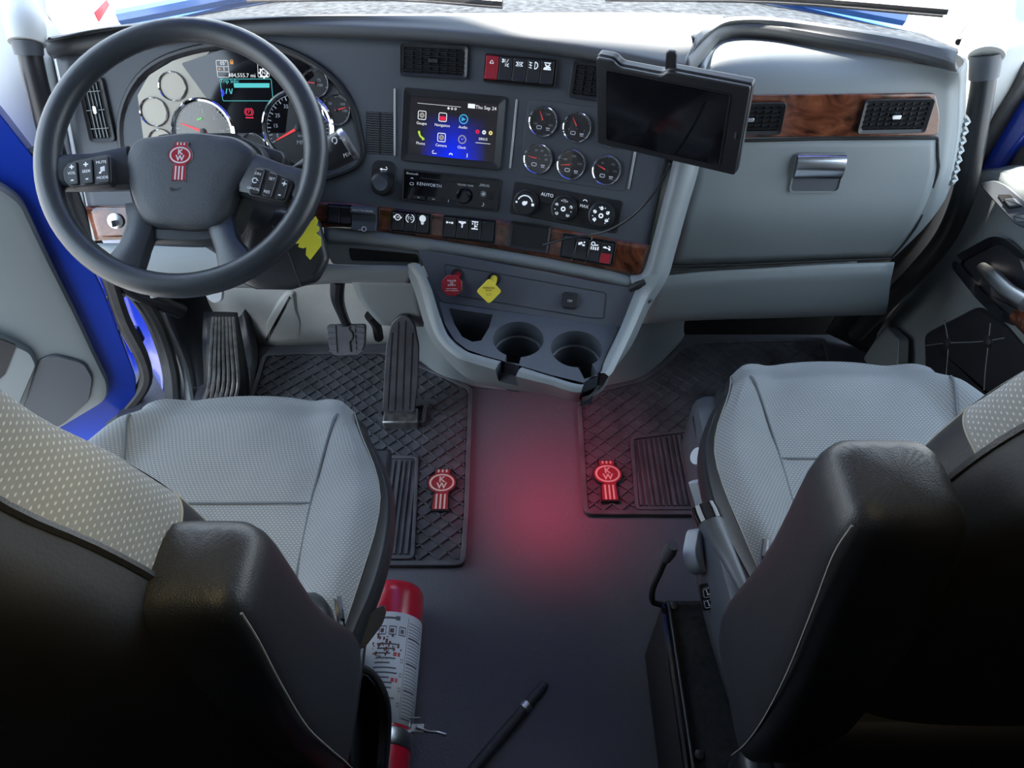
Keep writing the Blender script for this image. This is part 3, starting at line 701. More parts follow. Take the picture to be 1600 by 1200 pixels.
gauge_parts(CL, f2, rs_, DIAL, 208, 208, -28, 35, 2, [('5', 200), ('15', 176), ('25', 150), ('35', 118), ('45', 90), ('55', 62), ('65', 35), ('75', 5)], txt=[('MPH', .1, -.42, .17), ('km/h', .1, -.22, .12)], size=.155, numr=.68)
f2 = cf(493, 130, .0062); gauge_parts(CL, f2, rpx(fc, 493, 130, 20), DIAL, 175, 200, -20, 11, 5, txt=[('75', .3, .2, .3), ('100', .35, -.15, .3)])
f2 = cf(526, 172, .0062); gauge_parts(CL, f2, rpx(fc, 526, 172, 21), DIAL, 15, 215, -35, 11, 5, [('50', 135), ('100', 40), ('150', -5), ('0', 195)], size=.26)
f2 = cf(397, 228, .0062); gauge_parts(CL, f2, rpx(fc, 397, 228, 18), DIAL, None, 200, -20, 11, 5)
# trip display contents (in the cluster frame)
dz = .0079
def c2(px, py): return fc.L(px, py, dz)
mb = MB()
def frame_line(mb, q, t, z):
    pts = rounded([V(p) for p in q], .003, 3); inn = inset(pts, t); n = len(pts)
    mb._add([V((p.x, p.y, z)) for p in pts] + [V((p.x, p.y, z)) for p in inn], [[i, (i + 1) % n, n + (i + 1) % n, n + i] for i in range(n)])
frame_line(mb, [c2(*p) for p in ((343, 123), (424, 123), (427, 158), (348, 158))], .0009, dz)
poly(mb, [c2(*p) for p in ((365, 130), (421, 130), (421, 137), (366, 137))], dz)
mb.build('trip_box', E_CYAN, CL, flat=True)
mb = MB(); frame_line(mb, [c2(*p) for p in ((337, 94), (356, 94), (359, 121), (340, 121))], .0008, dz); frame_line(mb, [c2(*p) for p in ((402, 94), (420, 94), (421, 121), (403, 121))], .0008, dz)
q = c2(412, 114); arc(mb, .0052, .0075, 0, 360, dz, 16, q.x, q.y)
for i in range(8):
    a = i * 45; rect(mb, q.x + .008 * math.cos(R(a)), q.y + .008 * math.sin(R(a)), .003, .003, dz, a)
for y_ in (104, 112): a, b = c2(339, y_), c2(357, y_); rect(mb, (a.x + b.x) / 2, (a.y + b.y) / 2, (b - a).length, .0006, dz)
mb.build('display_lines', E_WHITE, CL, flat=True)
def ctext(items, m, nm):
    letters(CL, m, [(s_, c2(x, y).x, c2(x, y).y, sz, 0, 'CENTER', dz) for s_, x, y, sz in items], nm)
ctext([('484,555.7 mi', 378, 118, .0098), ('05°', 349, 99, .009), ('1', 350, 108, .009), ('N', 412, 114, .009)], E_WHITE, 'odometer_digits')
ctext([('Trip Info:', 359, 127, .0095), ('/ \\/', 358, 143, .012)], E_CYAN, 'trip_letters')
mb = MB(); q = c2(389, 175); arc(mb, .0048, .0064, 0, 360, dz, 20, q.x, q.y); arc(mb, .0078, .0088, 120, 240, dz, 8, q.x, q.y); arc(mb, .0078, .0088, -60, 60, dz, 8, q.x, q.y); q2 = c2(390, 184); rect(mb, q2.x, q2.y, .015, .002, dz)
mb.build('parking_lamp', E_RED, CL, flat=True); ctext([('P', 389, 175, .0085)], E_RED, 'parking_letter')
mb = MB(); q = c2(410, 99); poly(mb, [(q.x - .004, q.y - .003), (q.x + .005, q.y - .001), (q.x, q.y + .006)], dz); q = c2(312, 186); rect(mb, q.x, q.y, .010, .003, dz + .001, 20); mb.build('green_lamp', E_GREEN, CL, flat=True)
mb = MB(); q = c2(362, 98); rect(mb, q.x, q.y, .006, .005, dz); arc(mb, .002, .003, 0, 180, dz, 6, q.x, q.y + .0025); q = c2(343, 108); arc(mb, 0, .002, 0, 360, dz, 8, q.x, q.y); mb.build('amber_lamp', E_ORANGE, CL, flat=True)
mb = MB(); q = c2(347, 145); arc(mb, .002, .0075, -80, 80, dz, 8, q.x - .003, q.y); mb.build('blue_lamp', E_BLUE, CL, flat=True)
# ------------------------------------------------------------------ vents
f, w_, h_ = quad(hit(680, 96), ((627, 67), (734, 73), (730, 124), (625, 119)))
vent('air_vent', 'black dash air vent above the touchscreen', f, w_, h_, 5, 6, 'dashboard air vents')
f, w_, h_ = quad(hit(945, 130), ((896, 95), (1000, 106), (990, 166), (889, 152)))
vent('air_vent', 'black dash air vent half hidden behind the tablet', f, w_, h_, 5, 6, 'dashboard air vents')
f, w_, h_ = quad(hit(150, 172), ((118, 124), (162, 120), (183, 221), (146, 222)))
vent('air_vent', 'tall narrow air vent beside the driver pillar', f, w_, h_, 3, 4, 'dashboard air vents', True, 0, GRAY)  # grey slats instead of black: the sunlit look is in their colour
f, w_, h_ = quad(wq.off(0, 0, .0055), ((1344, 155), (1453, 153), (1449, 205), (1342, 207)))
vent('air_vent', 'black air vent in burl panel near the passenger door', f, w_, h_, 5, 7, 'dashboard air vents', True)
f, w_, h_ = quad(wq.off(0, 0, .0055), ((1116, 160), (1225, 159), (1221, 208), (1113, 210)))
vent('air_vent', 'black air vent in burl panel peeking out past the tablet', f, w_, h_, 5, 7, 'dashboard air vents', True)
# ------------------------------------------------------------------ switch banks
def bezel(q, nm='switch_bezel', r=.004):
    f, w, h = quad(hit((q[0][0] + q[2][0]) / 2, (q[0][1] + q[2][1]) / 2), q); f = f.off(0, 0, .006); h *= .90; w *= .985
    MB().frame(rrect(w, h, r), rrect(w - .005, h - .005, r * .6), -.002, .0035).xf(f).build(nm, BLACK, DASH, world=True, bevel=.0008)
    MB().prism(rrect(w - .004, h - .004, r * .6), -.002, .0008).xf(f).build('switch_well', BLACKM, DASH, world=True); return f, w, h
def bank(q, specs, group):
    f, w, h = bezel(q); n = len(specs); cw = (w - .006) / n
    for i, (m, lgd, lab, low) in enumerate(specs):
        rocker('rocker_switch', lab, f.off(-w / 2 + .003 + cw * (i + .5), 0, .0008), cw - .0016, h - .008, m, lgd, group, 1, low)
bank(((757, 80), (872, 91), (869, 141), (756, 131)), [
    (REDP, lg('tri', .8), 'tall red rocker switch at the end of the upper row', None),
    (BLACK, lg('beam', .8), 'black rocker switch with lamp symbols next to the red one', None),
    (BLACK, lg('park'), 'black rocker switch with paired facing-lamp symbol', None),
    (BLACK, lg('fog'), 'black rocker switch with fog lamp symbol', None),
    (BLACK, lg('dome'), 'black rocker switch with interior lamp symbol beside the vent', None)], 'rocker switches above the touchscreen')
bank(((614, 325), (678, 331), (673, 369), (610, 362)), [
    (BLACK, lg('engine'), 'black rocker switch with white engine symbol', None),
    (BLACK, lg('tc'), 'black rocker switch lettered TC', None),
    (BLACK, lg('bulb'), 'black rocker switch with white round lamp symbol', None)], 'rocker switches in the burl strip')
bank(((695, 332), (779, 341), (774, 383), (690, 373)), [
    (BLACK, lg('bar'), 'black rocker switch with a white dash symbol', None),
    (BLACK, lg('tbar'), 'black rocker switch with a white T symbol', None),
    (BLACK, lg('axle'), 'black rocker switch with white axle symbol', None),
    (BLACK, None, 'blank black rocker switch beside the open burl pocket', None)], 'rocker switches in the burl strip')
bank(((880, 361), (967, 374), (956, 419), (874, 403)), [
    (BLACK, None, 'blank black rocker switch at the start of the rightmost row', None),
    (BLACK, lg('seat'), 'black rocker switch with white load symbol', None),
    (BLACK, lg('cargo'), 'black rocker switch with white box symbols', None),
    (BLACK, lg('tow'), 'rocker switch with bright red lower half', REDP)], 'rocker switches in the burl strip')
f, w, h = bezel(((514, 315), (597, 321), (594, 358), (512, 351)))
for i, lab in enumerate(('blank black rocker switch nearest the steering wheel', 'blank black rocker switch beside the brake paddle')):
    rocker('rocker_switch', lab, f.off(-w / 2 + .003 + w * .23 * (i + .5), 0, .0008), w * .23 - .002, h - .008, BLACK, None, 'rocker switches in the burl strip')
pdl = thing('brake_paddle', 'charcoal spring paddle switch at the end of the burl strip', 'switch', f.off(w * .23, 0, .0))
MB().loft([[V((x, y, z)) for y, z in ((h * .5, .002), (h * .5, .012), (h * .42, .020), (h * .18, .022), (h * .12, .014), (-h * .2, .010), (-h * .45, .016), (-h * .62, .018), (-h * .62, .010), (-h * .4, .002))] for x in (-w * .235, w * .235)]).build('paddle', GRAYD, pdl, bevel=.0012)
mb = MB(); arc(mb, .0035, .005, 0, 360, .0188, 16, .002, -h * .54); rect(mb, -.006, -h * .6, .006, .0012, .0188); mb.build('paddle_symbol', WHITEP, pdl, flat=True)
letters(pdl, WHITEP, [('TRACTOR BRAKE', 0, h * .31, .0052)], 'lettering', .0225)
# open pocket in the burl strip
f, w, h = quad(hit(829, 370), ((799, 344), (863, 353), (857, 396), (795, 386))); f = f.off(0, 0, .0065)
MB().frame(rrect(w, h, .003), rrect(w - .010, h - .012, .002), -.002, .004, .001).xf(f).build('pocket_frame', BLACK, DASH, world=True, bevel=.0008)
MB().prism(rrect(w - .009, h - .011, .002), -.001, .0005).xf(f).build('pocket_well', BLACKM, DASH, world=True)
for (a, b_) in (((903, 370), (893, 407)), ((925, 371), (914, 411))):
    MB().tube([HP(*a, .010), HP((a[0] + b_[0]) / 2 + 1, (a[1] + b_[1]) / 2, .015), HP(*b_, .010)], .0011, 6, sub=3).build('retaining_wire', SATIN, DASH, world=True)
# chrome strips
for a, b_ in (((617, 138), (617, 244)), ((808, 155), (797, 263)), ((1004, 176), (982, 296))):
    fa = hit((a[0] + b_[0]) / 2, (a[1] + b_[1]) / 2); A, B_ = fa.L(*a), fa.L(*b_)
    d = (A - B_); fm = fa.off((A.x + B_.x) / 2, (A.y + B_.y) / 2).rot(math.degrees(math.atan2(d.y, d.x)) - 90)
    MB().prism(rrect(.0036, d.length, .0015), -.001, .0025).xf(fm).build('chrome_strip', SATIN, DASH, world=True, bevel=.0006)
# speaker ribs
f, w, h = quad(hit(594, 208), ((571, 174), (617, 176), (617, 243), (573, 240)))
grl = MB()
for c_ in (-1, 1):
    for i in range(18):
        y = -h / 2 + h * (i + .5) / 18
        grl.tube([V((c_ * w * .26 + w * .44 * (k / 6 - .5), y + .0007 * math.sin(k * 2.1), .0010)) for k in range(7)], .0010, 5)
MB().box((0, 0, -.0004), (w, h, .0014)).xf(f).build('speaker_recess', BLACKM, DASH, world=True)
grl.xf(f).build('speaker_ribs', GRAYD, DASH, world=True, label='small ribbed speaker grille', kind='stuff')
# ------------------------------------------------------------------ touchscreen
q0 = ((630, 137), (791, 151), (784, 267), (628, 250))
f, w, h = quad(hit(708, 201), q0)
TS = thing('touchscreen', 'lit dash touchscreen showing icons and Thu Sep 24', 'touchscreen', f)
MB().frame(rrect(w, h, .006), rrect(w - .030, h - .028, .003), -.004, .007, .003).build('bezel', BLACK, TS, bevel=.0015)
sw, sh = w - .029, h - .027
MB().prism(rrect(sw, sh, .002), -.002, .0034).build('screen', E_PANEL, TS)
def sx(a): return (a - .5) * sw
def sy(a): return (.5 - a) * sh
icons = [(.14, .31, E_GREY, 'Gauges'), (.38, .31, E_RED, 'Navigation'), (.62, .31, E_SKY, 'Audio'), (.14, .66, E_LIME, 'Phone'), (.38, .66, E_GREY, 'Camera'), (.62, .66, E_GREY, 'Clock')]
lt = []
for i, (x, y, m, nm) in enumerate(icons):
    mb = MB(); mb2 = MB(); X, Y = sx(x), sy(y); z = .0037; q = sw * .048
    if i in (0, 1, 4):
        frame_line(mb2, [V((X + a * q, Y + b_ * q)) for a, b_ in ((-1, -1), (1, -1), (1, 1), (-1, 1))], .0012, z)
        if i == 1: rect(mb, X, Y - q * .25, q * 1.4, q * .9, z)
        else: arc(mb, q * .15, q * .62, 0, 360, z, 16, X, Y)
    elif i == 2: arc(mb2, q * .85, q * 1.1, 0, 360, z, 20, X, Y); poly(mb, [(X - q * .45, Y + q * .5), (X + q * .55, Y), (X - q * .45, Y - q * .5)], z)
    elif i == 3: arc(mb, q * .95, q * 1.35, 170, 260, z, 10, X + q * .7, Y + q * .6); rect(mb, X - q * .5, Y + q * .65, q * .5, q * .6, z, 15); rect(mb, X + q * .55, Y - q * .75, q * .6, q * .45, z, 15)
    elif i == 5: arc(mb, q * .75, q * 1.0, 0, 360, z, 20, X, Y); rect(mb, X + q * .2, Y + q * .15, q * .7, q * .12, z, 45); rect(mb, X - q * .15, Y + q * .1, q * .5, q * .12, z, 120)
    if mb.v: mb.build('app_icon', m, TS, flat=True)
    if mb2.v: mb2.build('app_icon_frame', E_SKY if i == 2 else E_WHITE, TS, flat=True)
    lt.append((nm, X, Y - sh * .14, .0068))
lt += [('Thu Sep 24', sx(.865), sy(.085), .0085), ('SIRIUS', sx(.86), sy(.62), .0062)]
letters(TS, E_WHITE, lt, 'screen_letters', .0038)
mb = MB(); rect(mb, sx(.33), sy(.11), sw * .5, .0006, .0037); rect(mb, sx(.70), sy(.075), sw * .08, sh * .075, .0037)
for i in range(3): arc(mb, .0012 if i else 0, .0021, 0, 360, .0037, 10, sx(.44 + .04 * i), sy(.15))
arc(mb, .0024, .0034, 90, 270, .0037, 8, sx(.30), sy(.93)); rect(mb, sx(.315), sy(.95), .006, .001, .0037); arc(mb, .002, .0036, 0, 180, .0037, 8, sx(.5), sy(.95)); rect(mb, sx(.69), sy(.93), .0012, .007, .0037); rect(mb, sx(.86), sy(.69), sw * .17, .0008, .0037)
mb.build('screen_lines', E_WHITE, TS, flat=True, kind='stuff')
for i, m in enumerate((E_RED, E_WHITE, E_YEL)):
    mb = MB(); arc(mb, .0014, .0036, 0, 360, .0037, 12, sx(.79 + .075 * i), sy(.50)); mb.build('status_ring', m, TS, flat=True)
# ------------------------------------------------------------------ rotary knob with return key
f, w, h = quad(hit(600, 278), ((581, 249), (619, 253), (618, 306), (580, 303)))
KN = thing('rotary_controller', 'black rotary controller knob below the speaker ribs', 'knob', f)
MB().prism(rrect(w, h, w * .3, 5), -.001, .002).build('plate', BLACK, KN, bevel=.0008)
MB().lathe([(w * .48, .002), (w * .5, .006), (w * .44, .014), (w * .40, .020), (w * .30, .022)], 32, (0, -h * .16, 0)).build('knob', BLACK, KN)
MB().lathe([(w * .28, .022), (w * .26, .0235), (w * .2, .0228)], 28, (0, -h * .16, 0)).build('knob_ring', GRAYD, KN)
mb = MB(); rect(mb, 0, h * .25, .009, .0014, .0024); arc(mb, .0022, .0034, -90, 90, .0024, 8, .004, h * .28); poly(mb, [(-.008, h * .25), (-.003, h * .29), (-.003, h * .21)], .0024); mb.build('return_arrow', WHITEL, KN, flat=True)
# ------------------------------------------------------------------ radio
f, w, h = quad(hit(705, 297), ((629, 263), (783, 280), (778, 331), (629, 313)))
RD = thing('truck_radio', 'black truck radio with disc slot and small volume knob', 'radio', f)
MB().frame(rrect(w, h, .003), rrect(w - .007, h - .007, .002), -.002, .006).build('surround', BLACK, RD, bevel=.001)
MB().prism(rrect(w - .006, h - .006, .002), -.001, .003).build('faceplate', GLOSSB, RD)
MB().box((-.002, h * .27, .0033), (w * .62, .0022, .0008)).build('disc_slot', BLACKM, RD)
MB().lathe([(h * .24, .003), (h * .24, .012), (h * .20, .015), (h * .12, .0155)], 24, (w * .15, -h * .13, 0)).build('volume_knob', GLOSSB, RD)
for i in range(3): MB().prism(rrect(w * .13, h * .12, .001), .003, .0042).xf(Fr((-w * .32 + w * .155 * i, -h * .34, 0), (1, 0, 0), (0, 1, 0))).build('radio_button', BLACK, RD)
MB().box((w * .41, -h * .02, .0034), (w * .035, h * .25, .0012)).build('usb_port', BLACKM, RD)
letters(RD, WHITEP, [('KENWORTH', -w * .22, h * .08, .0085), ('Bluetooth', -w * .40, h * .37, .0058), ('(SIRIUS)', w * .34, h * .26, .006), ('VOLUME / TUNE', w * .15, h * .20, .0042)], 'lettering', .0034)
mb = MB(); X, Y = w * .34, -h * .0
for i in range(8): rect(mb, X + .0042 * math.cos(R(45 * i)), Y + .0042 * math.sin(R(45 * i)), .003, .0011, .0034, 45 * i)
arc(mb, 0, .0024, 0, 360, .0034, 10, X, Y); arc(mb, .0025, .0042, -100, 60, .0034, 10, w * .34 - .001, -h * .32)
arc(mb, .0018, .003, 20, 160, .0034, 8, -w * .40, h * .20); frame_line(mb, [V((-w * .40 + a, h * .05 + b_)) for a, b_ in ((-.004, -.002), (.004, -.002), (.004, .003), (-.004, .003))], .0008, .0034)
for i, x in enumerate((-.32, -.165, -.01)): rect(mb, w * x, -h * .34, .005 if i < 2 else .001, .0012 if i < 2 else .004, .0044)
mb.build('radio_symbols', WHITEP, RD, flat=True)
# ------------------------------------------------------------------ climate panel
f, w, h = quad(hit(884, 324), ((802, 283), (974, 314), (965, 366), (798, 333)))
HV = thing('climate_panel', 'black climate control panel with three round knobs', 'climate control', f)
MB().prism(rrect(w, h, .006, 4), -.001, .003).build('plate', BLACK, HV, bevel=.001)
kx = [-w * .355, -w * .005, w * .335]; ky = [-h * .08, -h * .03, -h * .02]; kr = h * .355
for i in range(3):
    k_ = MB().lathe([(kr * 1.18, .003), (kr * 1.16, .009), (kr * 1.02, .010), (kr, .018), (kr * .93, .0205), (kr * .5, .0205)], 36, (kx[i], ky[i], 0)).build('knob', BLACK, HV)
    mb = MB(); z = .0209
    if i == 0: arc(mb, kr * .62, kr * .72, 20, 160, z, 16, kx[i], ky[i]); arc(mb, 0, kr * .10, 0, 360, z, 8, kx[i] - kr * .75, ky[i]); arc(mb, 0, kr * .14, 0, 360, z, 8, kx[i] + kr * .72, ky[i] + .0); arc(mb, 0, kr * .2, 0, 360, z, 10, kx[i] - .001, ky[i]); rect(mb, kx[i] + .003, ky[i] + .002, .003, .005, z)
    else:
        for a in range(8):
            if i == 2 or a % 1 == 0: arc(mb, 0, kr * .05, 0, 360, z, 6, kx[i] + kr * .72 * math.cos(R(a * 40 - 50)), ky[i] + kr * .72 * math.sin(R(a * 40 - 50)))
        arc(mb, kr * .1, kr * .22, 0, 360, z, 10, kx[i], ky[i])
    if i == 2:
        for a in range(5): rect(mb, kx[i] + kr * .66 * math.cos(R(a * 62 - 30)), ky[i] + kr * .66 * math.sin(R(a * 62 - 30)), .006, .002, z, a * 50); arc(mb, .002, .0032, 0, 360, z, 8, kx[i] + kr * .62 * math.cos(R(a * 62 - 30)), ky[i] + kr * .62 * math.sin(R(a * 62 - 30)))
    mb.build('knob_symbols', WHITEL, k_, flat=True)
    if i == 1: letters(k_, WHITEL, [(s_, kx[i] + kr * .68 * math.cos(R(a)), ky[i] + kr * .68 * math.sin(R(a)), .0065) for s_, a in (('72', 90), ('66', 155), ('78', 20), ('60', 222), ('84', -45))], 'lettering', z)
for x in (-.18, .165): MB().prism(rrect(w * .12, h * .42, .003), .003, .0048).xf(Fr((w * x, h * .22, 0), (1, 0, 0), (0, 1, 0))).build('push_button', BLACK, HV, bevel=.0006)
MB().lathe([(h * .08, .003), (h * .08, .0045)], 16, (w * .165, -h * .33, 0)).build('sensor', BLACKM, HV)
letters(HV, WHITEL, [('AUTO', -w * .18, h * .27, .0085), ('MAX', w * .165, h * .14, .0075)], 'lettering', .0051)
mb = MB(); arc(mb, .0035, .0048, 20, 160, .0051, 8, w * .165, h * .27); mb.build('defrost_symbol', WHITEL, HV, flat=True)
# ------------------------------------------------------------------ six round gauges on a panel
f, w, h = quad(hit(905, 228), ((826, 155), (1000, 176), (974, 301), (811, 273)))
MB().prism(rrect(w, h, .008), -.002, .0022).xf(f).build('gauge_panel', GRAYD, DASH, world=True, bevel=.001)
GG = [(849, 190, 115, 'with needle straight up, nearest the touchscreen', [('100', 200), ('200', 60), ('300', -20)], '≈'),
      (902, 199, 122, 'fuel type, with needle raised, beside the tablet edge', [('E', 200), ('F', -20)], '⛽'),
      (957, 208, 60, 'mostly hidden behind the tablet', [('0', 200), ('50', 60)], ''),
      (841, 248, 172, 'with needle to the side, above the first climate knob', [('20', 110), ('40', 70), ('60', 30), ('80', 0)], ''),
      (893, 257, 190, 'marked 100 to 300, in the middle of the lower row', [('100', 150), ('200', 80), ('300', 10)], ''),
      (948, 266, 160, 'marked 50 to 150, at the end of the lower row', [('50', 130), ('100', 50), ('150', 0)], '')]
for px, py, nd, lab, nums, sy_ in GG:
    f2 = hit(px, py, .0024); r_ = rpx(f2, px, py, 21.3)
    g_ = thing('dial_gauge', 'round chrome-rimmed dash gauge ' + lab, 'gauge', f2, group='chrome gauges on the centre panel')
    gauge_parts(g_, f2, r_, DIAL, nd, 225, -45, 21, 5, nums, size=.22, numr=.6)
    mb = MB(); frame_line(mb, [V((r_ * (-.25 + a), r_ * (-.42 + b_))) for a, b_ in ((-.2, -.13), (.2, -.13), (.2, .13), (-.2, .13))], r_ * .05, .0018); rect(mb, r_ * .4, -r_ * .42, r_ * .3, r_ * .08, .0018); rect(mb, r_ * .4, -r_ * .55, r_ * .25, r_ * .06, .0018)
    mb.build('symbol', WHITEP, g_, flat=True)
    MB().lathe([(r_ * .97, .0042), (r_ * .97, .0046)], 32).build('lens', LENS, g_)
# ------------------------------------------------------------------ lower console with cup holders
import bmesh
def fill(mb, outer, holes):
    """flat polygon with holes -> triangles (lists of V in 3d)"""
    bm = bmesh.new(); ed = []
    for lp in [outer] + holes:
        vs = [bm.verts.new(p) for p in lp]
        ed += [bm.edges.new((vs[i], vs[(i + 1) % len(vs)])) for i in range(len(vs))]
    bmesh.ops.triangle_fill(bm, edges=ed, use_beauty=True, use_dissolve=False, normal=(0, 0, 1))
    bm.verts.index_update(); k = len(mb.v)
    mb._add([v.co.copy() for v in bm.verts], [[v.index for v in fc_.verts] for fc_ in bm.faces]); bm.free()
CON = thing('cup_holder_console', 'grey lower console with two cup holders below the dashboard', 'console', loc=onz(830, 600, .40))
ZT = .475
# columns: inner rim px, outer rim px, rim height, lower edge px
CC = [((656, 413), (637, 413), .555, (640, 428)), ((672, 447), (654, 442), .537, (652, 462)), ((689, 500), (671, 500), .503, (670, 520)), ((702, 527), (686, 533), .489, (694, 556)), ((727, 548), (713, 558), .482, (727, 588)), ((750, 556), (741, 568), .480, (752, 600)), ((783, 565), (774, 578), .479, (782, 606)),
      ((815, 574), (806, 588), .479, (812, 611)), ((860, 588), (858, 601), .479, (862, 618)), ((912, 601), (908, 613), .479, (903, 627)),
      ((938, 583), (951, 588), .479, (937, 612)), ((946, 562), (965, 566), .480, (955, 580)), ((970, 512), (989, 516), .492, (985, 540)), ((990, 462), (1012, 464), .522, (1010, 486)), ((1003, 434), (1034, 430), .552, (1032, 450))]
def crow(fn): return spline([fn(c) for c in CC], 6)
r0 = crow(lambda c: onz(*c[0], c[2] - .004)); r1 = crow(lambda c: onz(*c[0], c[2] + .002))
r2 = crow(lambda c: (onz(*c[0], c[2]) + onz(*c[1], c[2])) / 2 + V((0, 0, .004))); r3 = crow(lambda c: onz(*c[1], c[2] - .003))
r4 = crow(lambda c: onz(*c[3], c[2] - .085)); r5 = [p + (V((.10, 1.10, p.z - .03)) - p) * .35 for p in r4]
NOT = ((36, 42), (54, 60))
for a, b_ in ((0, 36), (42, 54), (60, 84)):
    MB().patch([r[a:b_ + 1] for r in (r0, r1, r2, r3)], 1, 3).build('rim', GRAY, CON, world=True)
fr0 = [p.copy() for p in r3]
for a, b_ in NOT:
    for i in range(a + 1, b_): fr0[i] = r3[i].lerp(r4[i], .62)
def dbl(r): return [r[i] for i in range(len(r))]
mb = MB(); n_ = len(fr0)
mid_ = [a.lerp(b, .62) for a, b in zip(r3, r4)]; mid2_ = [a.lerp(b, .85) + (a.lerp(b, .5) - V((.10, 1.15, a.z))).normalized() * .004 for a, b in zip(r3, r4)]
top_r = r3
fs_q = []
vs_ = top_r + mid_ + mid2_ + r4 + r5
for k in range(4):
    for i in range(n_ - 1):
        if k == 0 and any(a <= i < b_ for a, b_ in NOT): continue
        fs_q.append([k * n_ + i, (k + 1) * n_ + i, (k + 1) * n_ + i + 1, k * n_ + i + 1])
for a, b_ in NOT:
    lin_ = MB(); k_ = V((0, 0, -.042))
    for i in (a, b_): lin_._add([r0[i] + k_ * 1.1, r0[i], r1[i], r2[i], r3[i], mid_[i]], [[0, 1, 2, 3, 4, 5]])
    ins = [r0[i] + k_ + (r0[i] - mid_[i]) * .3 for i in range(a, b_ + 1)]; ot = [mid_[i] + V((0, 0, .0005)) for i in range(a, b_ + 1)]; m_ = len(ins)
    lin_._add(ins + ot, [[j, j + 1, m_ + j + 1, m_ + j] for j in range(m_ - 1)])
    lin_.build('slot_liner', GRAYD, CON, world=True, ang=20)
mb._add(vs_, fs_q); mb.build('front_shell', GRAY, CON, world=True, ang=60)
# tray with holes
def zc(px, py, r, n=28):
    c = onz(px, py, ZT); return [c + V((r * math.cos(2 * math.pi * i / n), r * math.sin(2 * math.pi * i / n), 0)) for i in range(n)]
outer = [onz(*p, ZT) for p in ((686, 472), (696, 508), (710, 531), (729, 546), (752, 554), (783, 563), (815, 572), (862, 586), (912, 598), (938, 580), (944, 561), (966, 512), (960, 510), (900, 502), (800, 488))]
def notch(px, py, r, side):
    """cup outline opened by a slot toward the rear rim"""
    c = onz(px, py, ZT); a, b_ = [onz(*p, ZT) for p in side]
    d = ((a + b_) / 2 - c).normalized(); n_ = V((-d.y, d.x, 0)); hw = .013; pts = []
    a0 = math.degrees(math.atan2(d.y, d.x)); th = math.degrees(math.asin(hw / r))
    for i in range(29):
        an = R(a0 + th + (360 - 2 * th) * i / 28); pts.append(c + V((r * math.cos(an), r * math.sin(an), 0)))
    e = ((a + b_) / 2 - c).length - .004
    pts += [c + d * e - n_ * hw, c + d * e + n_ * hw]
    return pts, c, d, n_, hw, e
c1 = notch(810, 530, .0455, ((783, 565), (815, 574))); c2_ = notch(901, 545, .0455, ((912, 601), (938, 583)))
pk = [onz(*p, ZT) for p in ((702, 482), (770, 492), (764, 512), (752, 532), (738, 534), (722, 526), (710, 506))]
tr = MB(); fill(tr, outer, [c1[0], c2_[0], pk])
tr.build('tray', GRAYD, CON, world=True)
for pts, c, d, n_, hw, e in (c1, c2_):
    up = [p.copy() for p in pts]
    mid = [V((p.x, p.y, ZT - .035)) for p in pts]; mid2 = [c + (p - c) * .93 + V((0, 0, -.037)) for p in pts]
    lo = [c + (p - c) * .86 + V((0, 0, -.085)) for p in pts]
    MB().loft([lo, mid2, mid, [p + V((0, 0, .0008)) for p in up]], cap=False).build('cup_well', GRAYD, CON, world=True)
    MB().loft([[p for p in lo]] + [[c + (p - c) * .8 + V((0, 0, -.086)) for p in pts]], cap=False).build('cup_rim', BLACK, CON, world=True)
    bt = MB(); bt._add(lo, [list(range(len(lo)))]); bt.build('cup_floor', BLACKM, CON, world=True)
pc_ = sum(pk, V((0, 0, 0))) / len(pk)
MB().loft([[pc_ + (p - pc_) * .62 + V((0, .012, -.075)) for p in pk], [p + V((0, 0, .0006)) for p in pk]], cap=False).build('pocket_wall', GRAYD, CON, world=True)
bt = MB(); bt._add([pc_ + (p - pc_) * .64 + V((0, .012, -.074)) for p in pk], [list(range(len(pk)))]); bt.build('pocket_floor', BLACKM, CON, world=True)
# sloped knob panel
KX = V((math.cos(R(12)), -math.sin(R(12)), 0)); KF = V((math.sin(R(12)), math.cos(R(12)), 0))
KP = Fr(onz(825, 491, ZT), KX, KF * math.cos(R(40)) + V((0, 0, math.sin(R(40)))))
kp = [KP.L(*p) for p in ((652, 390), (700, 396), (780, 411), (860, 426), (940, 442), (1004, 452), (990, 490), (975, 510), (958, 512), (900, 503), (800, 488), (690, 472), (672, 440))]
MB().prism(rounded(kp, .006), -.012, 0).xf(KP).build('knob_panel', GRAYD, CON, world=True, bevel=.002)
kl = rounded([KP.L(*p) for p in ((694, 412), (948, 457), (944, 499), (915, 496), (700, 460))], .008, 4)
MB().frame(kl, inset(kl, .0014), -.001, .0008).xf(KP).build('panel_groove', BLACK, CON, world=True)
# side lever in the right rim
MB().tube([P(984, 452, 1.325), P(996, 446, 1.315), P(1008, 440, 1.31)], [.006, .0075, .005], 8, sub=3).build('release_tab', BLACKM, CON, world=True)
